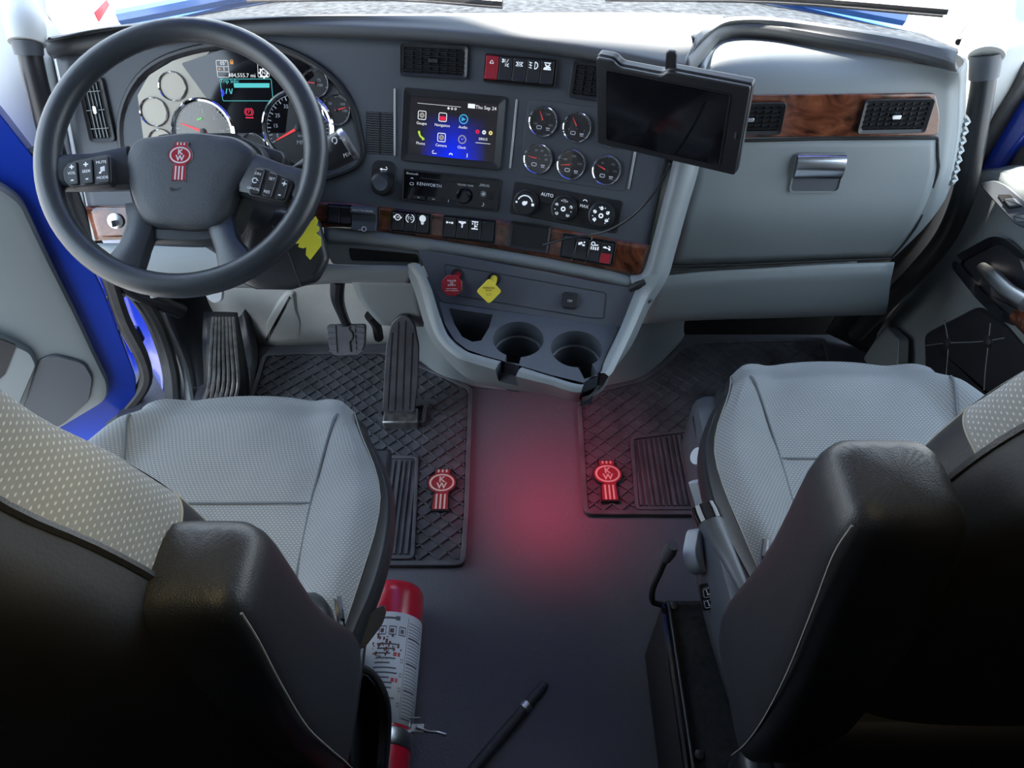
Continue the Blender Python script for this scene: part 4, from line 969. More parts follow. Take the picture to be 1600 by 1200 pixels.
# brake valve knobs
def valve(name, label, hole, top, shape, m, words, rp_):
    hz = .040; fh = KP.at(*hole); a = KP.L(*hole); b_ = KP.L(*top, hz)
    t_ = thing(name, label, 'brake knob', fh)
    MB().lathe([(.0125, -.001), (.0125, .004), (.010, .004), (.0095, .001)], 20, cap=False).build('collar', BLACK, t_)
    ax = V((b_.x - a.x, b_.y - a.y, hz)); MB().lathe([(.0068, -.002), (.0068, ax.length * .7), (.0085, ax.length * .72), (.0085, ax.length)], 16, ax=ax).build('stem', m, t_)
    fk = KP.off(b_.x, b_.y, hz)
    fk = Fr(fk.o, V((1, 0, 0)), V((0, .62, .78)))
    n = 8 if shape == 'oct' else 4; r_ = rp_
    po = [V((r_ * math.cos(R(360 * i / n + (22.5 if n == 8 else 0))), r_ * math.sin(R(360 * i / n + (22.5 if n == 8 else 0))))) for i in range(n)]
    kb = MB().prism(rounded(po, r_ * (.12 if n == 8 else .22), 3), -.004, .004).xf(fk).build('knob', m, t_, world=True, bevel=.001)
    ink = WHITEP if n == 8 else INK
    letters(kb, ink, words, 'lettering', .0045, fk)
    return t_
valve('trailer_air_knob', 'red octagonal push-pull knob lettered trailer air supply', (715, 430), (706, 446), 'oct', REDL, [('TRAILER', 0, .0085, .0045), ('AIR', 0, .0045, .0045), ('SUPPLY', 0, .0005, .0045), ('PUSH TO SUPPLY', 0, -.006, .0026), ('PULL TO EVACUATE', 0, -.0095, .0026)], .0205)
valve('parking_brake_knob', 'yellow diamond push-pull knob lettered parking brake', (772, 436), (764, 455), 'dia', YEL, [('PARKING', 0, .006, .0052), ('BRAKE', 0, .0015, .0038), ('⊂⊃', 0, -.006, .006)], .0235)
f, w, h = quad(KP, ((880, 456), (904, 459), (902, 484), (877, 481)))
PS = thing('power_socket', 'small black capped power socket lettered 12V on the console panel', 'power socket', f)
MB().dome(rrect(w, h, .006, 4), 0, [(0, .005), (.0015, .007)]).build('cap', BLACK, PS)
MB().box((0, h * .30, .0072), (w * .4, .0012, .0012)).build('lip', BLACKM, PS)
letters(PS, WHITEP, [('12V', 0, -h * .05, .006)], 'lettering', .0075)
# ------------------------------------------------------------------ steering wheel
WY = R(-2); WPH = R(36)
wx = V((math.cos(WY), -math.sin(WY), 0)); wf = V((math.sin(WY), math.cos(WY), 0))
WF = Fr(P(285, 243, 1.11), wx, wf * math.cos(WPH) + V((0, 0, math.sin(WPH))))
SW = thing('steering_wheel', 'black four-spoke steering wheel with red emblem and thumb buttons', 'steering wheel', WF)
WRO, WRT = .219, .0185
MB().tube([V(((WRO - WRT) * math.cos(2 * math.pi * i / 72), (WRO - WRT) * math.sin(2 * math.pi * i / 72), 0)) for i in range(72)], WRT, 16, closed=True, flat=None).build('rim', WHEELM, SW)
def wl(px, py, z=0): return WF.L(px, py, z)
HZ = -.012
hub = rounded([wl(*p, HZ) for p in ((210, 214), (300, 203), (375, 212), (406, 238), (372, 300), (352, 350), (310, 359), (222, 352), (200, 300), (193, 240))], .022, 4)
MB().bulge(hub, HZ - .045, [(1, HZ - .012), (.975, HZ - .003), (.92, HZ + .002), (.75, HZ + .0055), (.45, HZ + .007)]).build('airbag_cover', HUBM, SW, label='grained airbag cover')
MB().bulge(hub, HZ - .06, [(1.12, HZ - .050), (1.12, HZ - .030), (1.05, HZ - .016)]).build('hub_shell', WHEELM, SW)
def spoke(pts, nm, wds, zs, th=.016):
    """flat bar along a path with per-point width"""
    pts = [V((*wl(*p, z), z)) for p, z in zip(pts, zs)]; k = 4
    ps = spline(pts, k); rings = []
    for i, p in enumerate(ps):
        a = ps[max(0, i - 1)]; b_ = ps[min(len(ps) - 1, i + 1)]; d = (b_ - a).normalized(); s = V((-d.y, d.x, 0)).normalized(); u = V((0, 0, 1))
        q = i / (len(ps) - 1) * (len(wds) - 1); j = min(int(q), len(wds) - 2); q -= j; w = wds[j] * (1 - q) + wds[j + 1] * q
        rings.append([p + s * w * c_ + u * z for c_, z in ((-1, -th), (-1.05, -th * .3), (-.9, th * .25), (-.6, th * .5), (.6, th * .5), (.9, th * .25), (1.05, -th * .3), (1, -th))])
    return MB().loft(rings).build(nm, WHEELM, SW)
spoke([(75, 268), (110, 267), (150, 266), (205, 260)], 'spoke', [.026, .027, .028, .034], [0, -.004, -.012, -.022])
spoke([(497, 292), (465, 290), (425, 282), (375, 268)], 'spoke', [.022, .027, .030, .036], [0, -.004, -.012, -.022])
spoke([(190, 418), (208, 385), (220, 350), (225, 320)], 'spoke', [.028, .021, .022, .03], [-.002, -.012, -.024, -.03])
spoke([(368, 412), (354, 380), (345, 350), (338, 320)], 'spoke', [.028, .019, .021, .03], [-.002, -.012, -.024, -.03])
spoke([(222, 366), (250, 368), (310, 370), (345, 366)], 'lower_bridge', [.012, .012, .012, .012], [-.032] * 4)
# thumb button pods
def pod(q, btn, words, nm):
    z = .006; pts = [wl(*p, z) for p in q]
    pd = MB().prism(rounded(pts, .007, 3), -.012, z).build('button_pod', BLACK, SW, bevel=.0015)
    for b_ in btn:
        MB().dome(rounded([wl(*p, z) for p in b_], .003, 3), z - .001, [(0, z + .002), (.0012, z + .0032)]).build('thumb_button', BLACK, pd)
    letters(pd, WHITEP, [(s_, wl(px, py, z).x, wl(px, py, z).y, sz, rt_) for s_, px, py, sz, rt_ in words], 'lettering', z + .0036)
pod(((97, 262), (112, 251), (172, 240), (174, 287), (110, 293), (98, 282)), [((106, 256), (121, 253), (124, 289), (110, 290), (104, 278)), ((128, 252), (145, 249), (147, 287), (131, 289)), ((150, 248), (170, 244), (172, 286), (153, 288))],
    [('+', 114, 263, .013, 5), ('VOL', 114, 272, .0062, 5), ('-', 115, 282, .013, 5), ('+', 136, 259, .013, 5), ('SEEK', 137, 269, .0062, 5), ('-', 138, 280, .013, 5), ('MUTE', 160, 255, .006, 5), ('♫', 161, 267, .015, 5), ('MODE', 162, 279, .006, 5)], 'left')
pod(((399, 261), (414, 262), (456, 281), (459, 290), (447, 318), (386, 304)), [((402, 264), (415, 266), (404, 305), (389, 302)), ((422, 269), (435, 274), (424, 311), (410, 306)), ((441, 279), (452, 284), (444, 313), (430, 311))],
    [('ON', 404, 273, .006, -14), ('⟳', 400, 284, .012, -14), ('CANCEL', 397, 296, .005, -14), ('SET', 426, 281, .006, -14), ('RES', 418, 301, .006, -14), ('+', 445, 289, .013, -14), ('-', 438, 305, .013, -14)], 'right')
def emblem(par, fr, hgt, red, line, back, z0=0, nm='emblem', rot=0):
    """shield-on-ribbon badge: round disc, ribbed tail, small crown; letters KW"""
    f = fr.rot(rot); k = hgt
    def out(g):
        o = [V((x * k, y * k)) for x, y in ((-.16, .42), (-.17, .50), (.17, .50), (.16, .42))]
        c_ = [V((.30 * k * math.cos(R(a)), .16 * k + .26 * k * math.sin(R(a)))) for a in range(60, -70, -13)]
        l_ = [V((.15 * k, -.12 * k)), V((.17 * k, -.50 * k)), V((-.17 * k, -.50 * k)), V((-.15 * k, -.12 * k))]
        c2 = [V((.30 * k * math.cos(R(a)), .16 * k + .26 * k * math.sin(R(a)))) for a in range(250, 119, -13)]
        return inset(ccw([o[2], o[3]] + c_ + l_ + c2 + [o[0], o[1]]), g)
    base = MB().prism(out(-.02 * k), z0, z0 + .06 * k).xf(f).build(nm, back, par, world=True)
    MB().prism(out(.006 * k), z0 + .05 * k, z0 + .075 * k).xf(f).build('red_field', red, base, world=True)
    mb = MB(); z = z0 + .078 * k
    n = 32; mb._add([V((rx * math.cos(2 * math.pi * i / n) * k, (.16 + ry * math.sin(2 * math.pi * i / n)) * k, z)) for rx, ry in ((.262, .217), (.225, .18)) for i in range(n)], [[i, (i + 1) % n, n + (i + 1) % n, n + i] for i in range(n)])
    for x in (-.085, 0, .085): rect(mb, x * k, -.305 * k, .036 * k, .36 * k, z); rect(mb, x * k, .455 * k, .036 * k, .07 * k, z)
    mb.xf(f).build('emblem_lines', line, base, world=True, flat=True)
    letters(base, line, [('K', 0, .235 * k, .20 * k), ('W', 0, .075 * k, .20 * k)], 'lettering', z, f)
    return base
SILV = mat('badge_silver', (.62, .63, .65), .35, .4)
ef = Fr(WF.W(*wl(281, 252, -.004), -.004), WF.x, WF.y)
emblem(SW, ef, .060, REDL, SILV, CHROME, -.004, 'emblem', -3)
mb = MB(); q = wl(272, 296, -.004); poly(mb, [(q.x - .006, q.y + .004), (q.x + .004, q.y), (q.x - .005, q.y - .002)], -.0035); rect(mb, q.x + .006, q.y + .001, .008, .0012, -.0035, 25); mb.build('airbag_mark', BLACKM, SW, flat=True)
# ------------------------------------------------------------------ column shroud, stalk, tag
COLM = thing('steering_column', 'black steering column shroud under the wheel', 'steering column', WF.off(0, 0, -.10))
def crs(z, k, dy=0, dx=0): return [V((p.x + dx, p.y + dy, z)) for p in rrect(.19 * k, .15 * k, .03 * k, 4)]
MB().loft([crs(.045, .80), crs(.02, .86), crs(-.06, .92, .0, .01), crs(-.14, .98, .0, .02), crs(-.24, 1.0, .0, .03)]).build('shroud', BLACK, COLM)
lowp = [(395, 330), (440, 325), (500, 345), (516, 405), (498, 440), (455, 453), (400, 452), (372, 440), (378, 390)]
lw = [P(px, py, 1.26) for px, py in lowp]; lw2 = [P(px + (430 - px) * .04, py - 4, 1.42) for px, py in lowp]
cn_ = sum(lw, V((0, 0, 0))) / len(lw)
MB().loft([lw2, [p + (p - cn_) * .02 for p in [(a + b_) / 2 for a, b_ in zip(lw, lw2)]], lw, [cn_ + (p - cn_) * .9 - ray(430, 390) * .012 for p in lw]]).build('lower_shroud', BLACK, COLM, world=True, bevel=.008, seg=3)
MB().tube([P(425, 352, 1.242), P(450, 395, 1.243), P(470, 448, 1.25)], .0010, 5).build('shroud_seam', BLACKM, COLM, world=True)
MB().dome([V((p.x, p.y)) for p in rrect(.07, .045, .015, 4)], -.02, [(0, 0), (.004, .006), (.01, .008)]).xf(WF.off(wl(412, 250, -.05).x, wl(412, 250, -.05).y, -.05).rot(-20)).build('upper_shroud', BLACK, COLM, world=True)
STK = thing('shift_stalk', 'black control stalk with silver tip beside the wheel rim', 'stalk', loc=P(440, 285, 1.21))
MB().tube([P(430, 292, 1.20), P(455, 274, 1.195), P(485, 254, 1.19), P(505, 245, 1.19)], [.009, .010, .012, .017], 14, sub=4).build('arm', BLACK, STK, world=True)
MB().tube([P(492, 252, 1.19), P(512, 242, 1.185), P(532, 232, 1.18), P(543, 226, 1.18), P(548, 223, 1.18)], [.020, .025, .026, .0255, .021], 20, sub=3).build('grip', BLACK, STK, world=True)
a_, b_ = P(540, 228, 1.18), P(550, 222, 1.18)
MB().lathe([(.0265, 0), (.0275, .004), (.0265, .009), (.021, .011)], 24, a_, ax=b_ - a_).build('tip_ring', SATIN, STK, world=True)
sf = Fr(P(530, 222, 1.150), V((.85, -.2, .45)), V((-.3, .6, .7)))
letters(STK, WHITEP, [('○ +', -.002, .004, .014), ('M/A', .008, -.022, .009)], 'lettering', 0, sf)
TG = [(493, 338), (497, 345), (494, 352), (499, 356), (497, 362), (494, 364), (501, 371), (502, 384), (485, 406), (478, 398), (479, 386), (474, 388), (466, 386), (468, 380), (461, 381), (478, 356)]
tf = Fr(P(482, 372, 1.215), V((1, -.1, 0)), V((0, .5, .85)))
tgm = MB().prism([tf.L(*p) for p in TG], -.001, .001).xf(tf).build('key_tag', YELT); tag(tgm, 'yellow jagged plastic tag hanging behind the steering wheel rim', 'tag')
# ------------------------------------------------------------------ ignition key area on the left burl strip
IG = hit(182, 345, .004); igt = thing('ignition_switch', 'round silver ignition switch in the burl strip beside the wheel', 'ignition switch', IG)
MB().lathe([(.015, 0), (.015, .006), (.010, .008)], 20).build('collar', SATIN, igt); MB().box((0, -.004, .016), (.003, .012, .018)).build('key', SATIN, igt)
# ------------------------------------------------------------------ pedals
BP = thing('brake_pedal', 'black rubber brake pedal embossed with a badge on a bent arm', 'pedal', loc=P(540, 540, 1.80))
pf = Fr(P(540, 530, 1.76), V((1, 0, .0)), V((0, .55, .83)))
pp = rounded([pf.L(*p) for p in ((510, 508), (571, 507), (570, 540), (562, 555), (521, 556), (514, 545))], .008, 4)
pad_ = MB().prism(pp, -.016, 0).xf(pf).build('pad', RUBBER, BP, world=True, bevel=.002)
rb_ = MB()
for i in range(5):
    y = -.028 + .014 * i
    for s in (-1, 1): rb_.box((s * .033, y, .001), (.018, .003, .003))
for s in (-1, 1): rb_.box((s * .023, 0, .001), (.0022, .066, .003))
rb_.xf(pf).build('tread', RUBBER, pad_, world=True, kind='stuff')
emblem(BP, pf.off(0, .0, 0), .060, RUBBER, RUBBER, RUBBER, 0, 'embossed_badge')
MB().tube([P(528, 436, 1.56), P(527, 465, 1.62), P(534, 488, 1.70), P(543, 510, 1.775)], [.016, .015, .012, .011], 10, sub=4).build('arm', BLACK, BP, world=True)
AP = thing('accelerator_pedal', 'long ribbed black accelerator pedal on a hinged base', 'pedal', loc=onz(628, 650, 0))
ab = onz(628, 648, .03); at_ = P(632, 497, 1.60)
apf = Fr((ab + at_) / 2, V((1, 0, 0)), at_ - ab)
ap = rounded([apf.L(*p) for p in ((597, 643), (603, 540), (611, 506), (624, 494), (638, 494), (648, 508), (655, 545), (653, 600), (648, 645))], .012, 3)
plt_ = MB().prism(ap, -.012, 0).xf(apf).build('plate', RUBBER, AP, world=True, bevel=.002)
cv = [apf.L(*p) for p in ((625, 640), (631, 510))]; L_ = (cv[1] - cv[0]).length
for i, (a, b_) in enumerate((((606, 640), (613, 520)), ((617, 641), (623, 503)), ((629, 641), (634, 501)), ((640, 640), (645, 520)))):
    A, B_ = apf.L(*a), apf.L(*b_); MB().box(((A.x + B_.x) / 2, (A.y + B_.y) / 2, .0002), (.0022, (B_ - A).length, .0012), Matrix.Rotation(math.atan2(B_.y - A.y, B_.x - A.x) - R(90), 3, 'Z')).xf(apf).build('groove', BLACKM, plt_, world=True)
MB().box(onz(627, 656, .018), (.085, .045, .036)).build('hinge_block', STEEL, AP, world=True, bevel=.004)
fq = [onz(*p, .016) for p in ((590, 642), (668, 630), (664, 664), (592, 656))]
bz_ = rounded([V((p.x, p.y)) for p in fq], .012, 3)
MB().frame(bz_, inset(bz_, .009), .004, .022).build('base_frame', RUBBER, AP, world=True, bevel=.002)
MB().tube([P(578, 492, 1.72), P(588, 508, 1.76), P(592, 528, 1.82)], [.014, .012, .012], 8, sub=3).build('link_arm', BLACKM, AP, world=True)
# foot rest on the left kick wall
FRS = thing('foot_rest', 'worn ribbed foot rest on the dark kick panel', 'foot rest', loc=onz(350, 620, .02))
fa = [P(318, 488, 1.80), P(368, 488, 1.80), P(389, 590, 1.78), P(388, 640, 1.80), P(318, 640, 1.78), P(318, 590, 1.76)]
top_ = MB().patch([[P(318, 487, 1.83), P(345, 487, 1.815), P(371, 488, 1.84)], [P(316, 540, 1.80), P(348, 540, 1.78), P(381, 540, 1.82)], [P(318, 598, 1.775), P(352, 598, 1.75), P(390, 598, 1.80)], [P(305, 640, 1.80), P(345, 645, 1.80), P(385, 640, 1.82)]], 4, 4)
top_.build('plate', BLACK, FRS, world=True, solid=.03)
for i in range(7):
    x0, x1, x2 = 333 + i * 5.2, 327 + i * 7.6, 322 + i * 7.6
    MB().tube([P(x0, 496, 1.81), P((x0 + x1) / 2, 545, 1.772), P(x1, 596, 1.742), P(x2, 622, 1.775)], .0042, 6, sub=3).build('rib', STEEL, FRS, world=True)
# ------------------------------------------------------------------ seats
def sstep(a, b, x):
    t = max(0, min(1, (x - a) / (b - a))); return t * t * (3 - 2 * t)
def make_seat(name, label, xc, yf, zt, inb):
    """inb = +1 when the aisle is on +x (driver), -1 for the passenger"""
    S = thing(name, label, 'seat', loc=(xc, yf - .25, 0))
    HW = .254
    SHP = [(0, .74), (.08, .78), (.17, .86), (.27, .97), (.42, 1.05), (.6, 1.03), (.8, .93), (1.0, .84), (1.01, .84)]
    def hwf(b):
        for (b0, s0), (b1, s1) in zip(SHP, SHP[1:]):
            if b <= b1: t = (b - b0) / (b1 - b0); t = t * t * (3 - 2 * t) * .5 + t * .5; return HW * (s0 + (s1 - s0) * t)
        return HW * .84
    def top(a, b):
        x = a * hwf(b)
        y = yf - .55 * b - .045 * abs(a) ** 2.2 * (1 - b) ** 2
        z = zt + .030 * sstep(.50, .80, abs(a)) * (1 - .3 * (1 - b)) - .040 * sstep(.88, 1.0, abs(a)) - .030 * b * (1 - abs(a) ** 2)
        z -= .040 * (1 - sstep(0, .16, b)) + .003 * math.exp(-((abs(a) * hwf(b) - .145) / .012) ** 2) * sstep(.1, .3, b)
        return V((xc + x, y, z))
    A0, A1 = (-1.0, .935) if inb > 0 else (-.935, 1.0)
    bs = [0, .03, .07, .12, .18, .28, .40, .55, .7, .85, 1.0]
    aa = [A0 + (A1 - A0) * i / 22 for i in range(23)]
    rows = [[top(a, 0) + V((0, -.012, -.075)) for a in aa], [top(a, 0) + V((0, .004, -.03)) for a in aa]] + [[top(a, b) for a in aa] for b in bs]
    MB().patch(rows, 2, 3).build('cushion', FABRIC, S, world=True, label='light grey flecked fabric cushion')
    # leather flank on the aisle side
    e = [.935, .955, .98, 1.0]
    def flank(sg):
        bb = [-.0, .05, .12, .22, .35, .5, .65, .8, 1.0]
        rr_ = [[top(sg * a, b) for b in bb] for a in e]
        rr_.append([top(sg * 1.0, b) + V((sg * .002, .010 * (1 - b), -.035)) for b in bb]); rr_.append([top(sg * 1.0, b) + V((-sg * .026, .0, -.09)) for b in bb]); rr_.append([top(sg * 1.0, b) + V((-sg * .06, -.02 * (1 - b), -.14)) for b in bb])
        return rr_
    MB().patch(flank(inb), 4, 3, flip=inb > 0).build('cushion_side', LEATHER, S, world=True, label='black leather side of the cushion')
    # seams
    def seam(pts, nm, m, r, lift):
        MB().tube([top(a, b) + V((0, 0, lift)) for a, b in pts], r, 6, sub=5).build(nm, m, S, world=True)
    for sg in (-1, 1):
        seam([(sg * o / hwf(b), b) for b, o in ((.12, .164), (.15, .162), (.2, .158), (.3, .150), (.42, .145), (.6, .145), (.75, .15), (.92, .155))], 'seam', SEAM, .0024, .0010)
    seam([(-.145 / hwf(.42), .42), (-.05 / .28, .425), (.05 / .28, .425), (.145 / hwf(.42), .42)], 'seam', SEAM, .0022, .0006)
    seam([(inb * .937, .0), (inb * .937, .15), (inb * .937, .4), (inb * .937, .7), (inb * .937, 1.0)], 'piping', STITCH, .0011, .0006)
    # pan under the cushion
    MB().loft([[V((xc + x * k, yf - .30 + y * k2, z)) for x, y in ((-.24, -.26), (.24, -.26), (.24, .25), (-.24, .25))] for z, k, k2 in ((zt - .24, .8, .85), (zt - .16, .92, .95), (zt - .11, .98, .98))]).build('seat_pan', BLACK, S, world=True, bevel=.01)
    hb = []
    for t_, k in ((-1, .15), (-.85, .62), (-.5, .92), (0, 1), (.5, .92), (.85, .62), (1, .15)):
        hb.append([V((xc + inb * (.185 + .034 * k * math.cos(R(a))), yf - .445 + .05 * k * math.sin(R(a)), zt + .012 + t_ * .055)) for a in range(0, 360, 20)])
    MB().loft(hb).build('hip_bolster', LEATHER, S, world=True, ang=80)
    MB().tube([V((xc + inb * .222, yf - .41, zt + .05)), V((xc + inb * .228, yf - .44, zt + .03)), V((xc + inb * .226, yf - .47, zt - .01))], .005, 8, sub=4).build('recline_lever', CHROME, S, world=True)
    # ---------------- backrest: outline rings stacked along its lean
    lv = [(.0, .20, .06), (.12, .22, .07), (.30, .225, .072), (.42, .222, .072), (.49, .208, .070), (.54, .185, .066), (.585, .155, .062), (.65, .14, .058), (.80, .13, .05), (.86, .09, .03)]
    yb0, zb0, ln = yf - .59, zt - .03, .02
    def ringp(lvl, ang):
        h, hw, th = lvl; c, s = math.cos(ang), math.sin(ang); n_ = .42
        x = hw * math.copysign(abs(c) ** n_, c); y = th * math.copysign(abs(s) ** (n_ * 1.3), s)
        bol = .022 * sstep(.55, .95, abs(x) / hw) if s > 0 else 0
        return V((xc + x, yb0 - ln * h + y + bol, zb0 + h))
    fa = [R(180 * i / 40) for i in range(41)]; ba = [R(180 + 180 * i / 30) for i in range(31)]
    fb, fl_ = (fa[7:], fa[:8]) if inb > 0 else (fa[:-7], fa[-8:])
    MB().patch([[ringp(l, a) for a in fb] for l in lv[::-1]], 1, 4, flip=True).build('backrest', FABRIC, S, world=True, label='flecked fabric backrest')
    NL = 5
    MB().patch([[ringp(l, a) for a in fl_] for l in lv[:NL][::-1]], 1, 4, flip=True).build('backrest_side', LEATHER, S, world=True, label='black leather side of the backrest')
    MB().patch([[ringp(l, a) for a in fl_] for l in lv[NL - 1:][::-1]], 1, 4, flip=True).build('shoulder_wrap', FABRIC, S, world=True)
    MB().tube([ringp(lv[NL - 1], a) for a in fl_] , .0009, 6, sub=2).build('backrest_stitching', STITCH, S, world=True)
    MB().tube([ringp(l, fa[7] if inb > 0 else fa[-8]) for l in lv[:NL]], .0009, 6, sub=3).build('backrest_stitching', STITCH, S, world=True)
    MB().patch([[ringp(l, a) for a in ba] for l in lv[::-1]], 1, 4, flip=True).build('backrest_shell', SEATBACK, S, world=True, label='black vinyl back of the seat')
    for a in (fa[0], fa[-1]): MB().tube([ringp(l, a) for l in lv], .0035, 6, sub=3).build('backrest_piping', LEATHER, S, world=True)
    # lower back shell
    MB().loft([[V((xc + x, y, z)) for x, y in ((-w_, yb0 - .09 + d), (w_, yb0 - .09 + d), (w_, yb0 + .05), (-w_, yb0 + .05))] for z, w_, d in ((zt - .20, .20, .03), (zt - .05, .23, .0), (zt + .12, .235, .0))]).build('recline_cover', SEATBACK, S, world=True, bevel=.02, seg=3)
    return S, top, ringp
def armrest(S, secs, m_side, inb):
    """folded-up armrest; secs: (x centre, y centre, half x, half y, z)"""
    rings = []
    for cx, cy, hx, hy, z in secs: rings.append([V((cx + p.x, cy + p.y, z)) for p in rrect(2 * hx, 2 * hy, min(hx, hy) * .5, 4)])
    o = MB().loft(rings).build('armrest', LEATHER, S, world=True, label='black leather armrest folded upright', sub=1, ang=80)
    for sg in (-1,):
        MB().tube([V((cx + inb * (hx * .97), cy + sg * hy * .80 - .0, z)) for cx, cy, hx, hy, z in secs[:-1]], .0010, 6, sub=4).build('armrest_stitching', STITCH if sg < 0 else LEATHER, S, world=True)
    return o
S1, top1, ring1 = make_seat('driver_seat', 'grey fabric seat behind the steering wheel with its black armrest folded up', -.440, .828, .50, 1)
armrest(S1, [(-.235, .31, .040, .07, .42), (-.232, .305, .046, .085, .52), (-.226, .28, .047, .075, .62), (-.219, .25, .046, .060, .75), (-.214, .240, .045, .052, .86), (-.212, .238, .044, .046, .93), (-.212, .238, .040, .040, .962), (-.212, .238, .028, .026, .972)], LEATHER, 1)
S2, top2, ring2 = make_seat('passenger_seat', 'pale grey fabric seat in front of the glove box with its black armrest folded up', .556, .905, .505, -1)
armrest(S2, [(.318, .335, .040, .075, .40), (.315, .335, .048, .095, .50), (.303, .315, .049, .085, .62), (.288, .295, .049, .066, .76), (.276, .290, .049, .054, .88), (.268, .290, .048, .048, .955), (.266, .290, .042, .042, .985), (.265, .290, .030, .028, .995)], LEATHER, -1)
# ------------------------------------------------------------------ seat bases
PED = thing('seat_pedestal', 'black carpeted pedestal under the passenger seat beside the aisle', 'seat base', loc=(.5, .28, 0))
MB().box((.50, .22, .115), (.49, .70, .23)).build('box', CARPET, PED, world=True, bevel=.012)
MB().tube([V((.256, -.10, .236)), V((.256, .30, .236)), V((.256, .555, .236))], .006, 8).build('edge_trim', GLOSSB, PED, world=True)
MB().tube([V((.264, -.10, .240)), V((.264, .30, .240)), V((.264, .555, .240))], .003, 8).build('edge_trim', BLACK, PED, world=True)
for p in ((1052, 947), (1071, 1166), (1092, 1180), (1184, 1166)):
    q = onz(*p, .23); MB().lathe([(.008, 0), (.007, .004), (.003, .0055)], 12, q).build('rivet', BLACK, PED, world=True)
PED2 = thing('seat_pedestal', 'black pedestal under the driver seat behind the fire extinguisher', 'seat base', loc=(-.5, .24, 0))
MB().box((-.52, .22, .11), (.40, .66, .22)).build('box', CARPET, PED2, world=True, bevel=.012)
# ---------------- passenger side control panel with knobs
SC_ = thing('seat_control_panel', 'charcoal side panel with pale knobs on the passenger seat', 'seat controls', loc=onx(1110, 800, .315))
sp_ = [(.335, .86, .40), (.330, .70, .40), (.320, .57, .39), (.332, .45, .375), (.350, .36, .36)]
MB().patch([[V((x + .03, y, z + .012)) for x, y, z in sp_], [V((x + .004, y, z + .006)) for x, y, z in sp_], [V((x, y, z - .04)) for x, y, z in sp_], [V((x, y, z - .12)) for x, y, z in sp_]], 5, 3, flip=True).build('panel', GRAYD, SC_, world=True, solid=.01)
kx_ = V((-1, -.1, .75)).normalized()
for (px, py, w, r_, hgt, nm) in ((1089, 712, 1.235, .0165, .030, 'knob'),):
    c = P(px, py, w); MB().lathe([(r_ * 1.05, -.02), (r_, hgt * .75), (r_ * .9, hgt)], 24, c - kx_ * hgt, ax=kx_).build(nm, GKNOB, SC_, world=True)
lf = Fr(P(1096, 762, 1.215), V((.2, 1, .05)), V((-.6, .1, 1)))
lev = MB().prism(rounded([lf.L(*p) for p in ((1086, 752), (1094, 748), (1104, 762), (1108, 790), (1098, 790), (1092, 770))], .004, 3), -.012, .004).xf(lf).build('slide_lever', GKNOB, SC_, world=True, bevel=.002)
of = Fr(P(1093, 856, 1.20), V((.2, 1, .0)), V((-.7, 0, 1)))
ov = MB().dome(spline([of.L(*p) for p in ((1088, 826), (1082, 845), (1080, 865), (1086, 885), (1098, 897), (1105, 885), (1108, 865), (1104, 840))], 3, True), -.014, [(0, .003), (.002, .006), (.004, .0065)]).xf(of).build('lumbar_paddle', GKNOB, SC_, world=True)
for f_, (x, y) in ((of, of.L(1094, 858)), (lf, lf.L(1100, 776))):
    mb = MB(); poly(mb, [(x - .005, y), (x, y + .004), (x, y + .0015), (x + .005, y + .0015), (x + .005, y - .0015), (x, y - .0015), (x, y - .004)], .0072 if f_ is of else .0045); mb.xf(f_).build('arrow_mark', INK, SC_, world=True, flat=True)
bf = Fr(P(1115, 931, 1.165), V((.97, .12, .20)), V((-.10, .8, .6)))
MB().prism(rounded([bf.L(*p) for p in ((1093, 914), (1134, 907), (1140, 945), (1098, 955))], .004, 3), -.006, .001).xf(bf).build('switch_well', BLACKM, SC_, world=True)
for q_ in (((1096, 919), (1125, 911), (1128, 928), (1098, 935)), ((1097, 937), (1128, 930), (1131, 944), (1100, 951))):
    pts = [bf.L(*p) for p in q_]; bt = MB().dome(rounded(pts, .004, 3), 0, [(0, .004), (.0015, .006)]).xf(bf).build('seat_switch', BLACK, SC_, world=True)
    c = sum(pts, V((0, 0))) / 4; mb = MB(); rect(mb, c.x + .008, c.y, .006, .0012, .0064); rect(mb, c.x + .008, c.y, .0012, .006, .0064); rect(mb, c.x - .004, c.y - .003, .010, .0014, .0064); rect(mb, c.x - .008, c.y + .001, .0014, .008, .0064, 10); frame_line(mb, inset(rounded(pts, .004, 2), .0014), .0005, .0064)
    mb.xf(bf).build('seat_symbol', WHITEP, bt, world=True, flat=True)
# parking lever style recliner handle
RH = thing('recline_handle', 'long black seat handle with gloss tip beside the passenger cushion', 'handle', loc=P(1170, 935, 1.06))
MB().tube([P(1174, 940, .93), P(1160, 915, .94), P(1138, 870, .965), P(1122, 840, .98), P(1108, 812, .99)], [.006, .0075, .011, .015, .0180], 14, sub=4).build('grip', GRAYD, RH, world=True)
MB().tube([P(1110, 816, .988), P(1104, 802, .995), P(1099, 790, 1.0)], [.0185, .019, .0175], 14, sub=3).build('tip', GLOSSB, RH, world=True)
# small lever with a ball knob
LV = thing('height_lever', 'thin black lever with a rubber knob at the pedestal corner', 'lever', loc=P(1024, 940, 1.24))
MB().tube([P(1034, 945, 1.245), P(1020, 940, 1.235), P(1020, 920, 1.215), P(1032, 893, 1.19), P(1042, 868, 1.17)], .0052, 8, sub=4).build('rod', BLACK, LV, world=True)
MB().tube([P(1040, 874, 1.175), P(1046, 862, 1.165), P(1051, 852, 1.155)], [.0085, .0115, .0095], 12, sub=3).build('knob', RUBBER, LV, world=True)
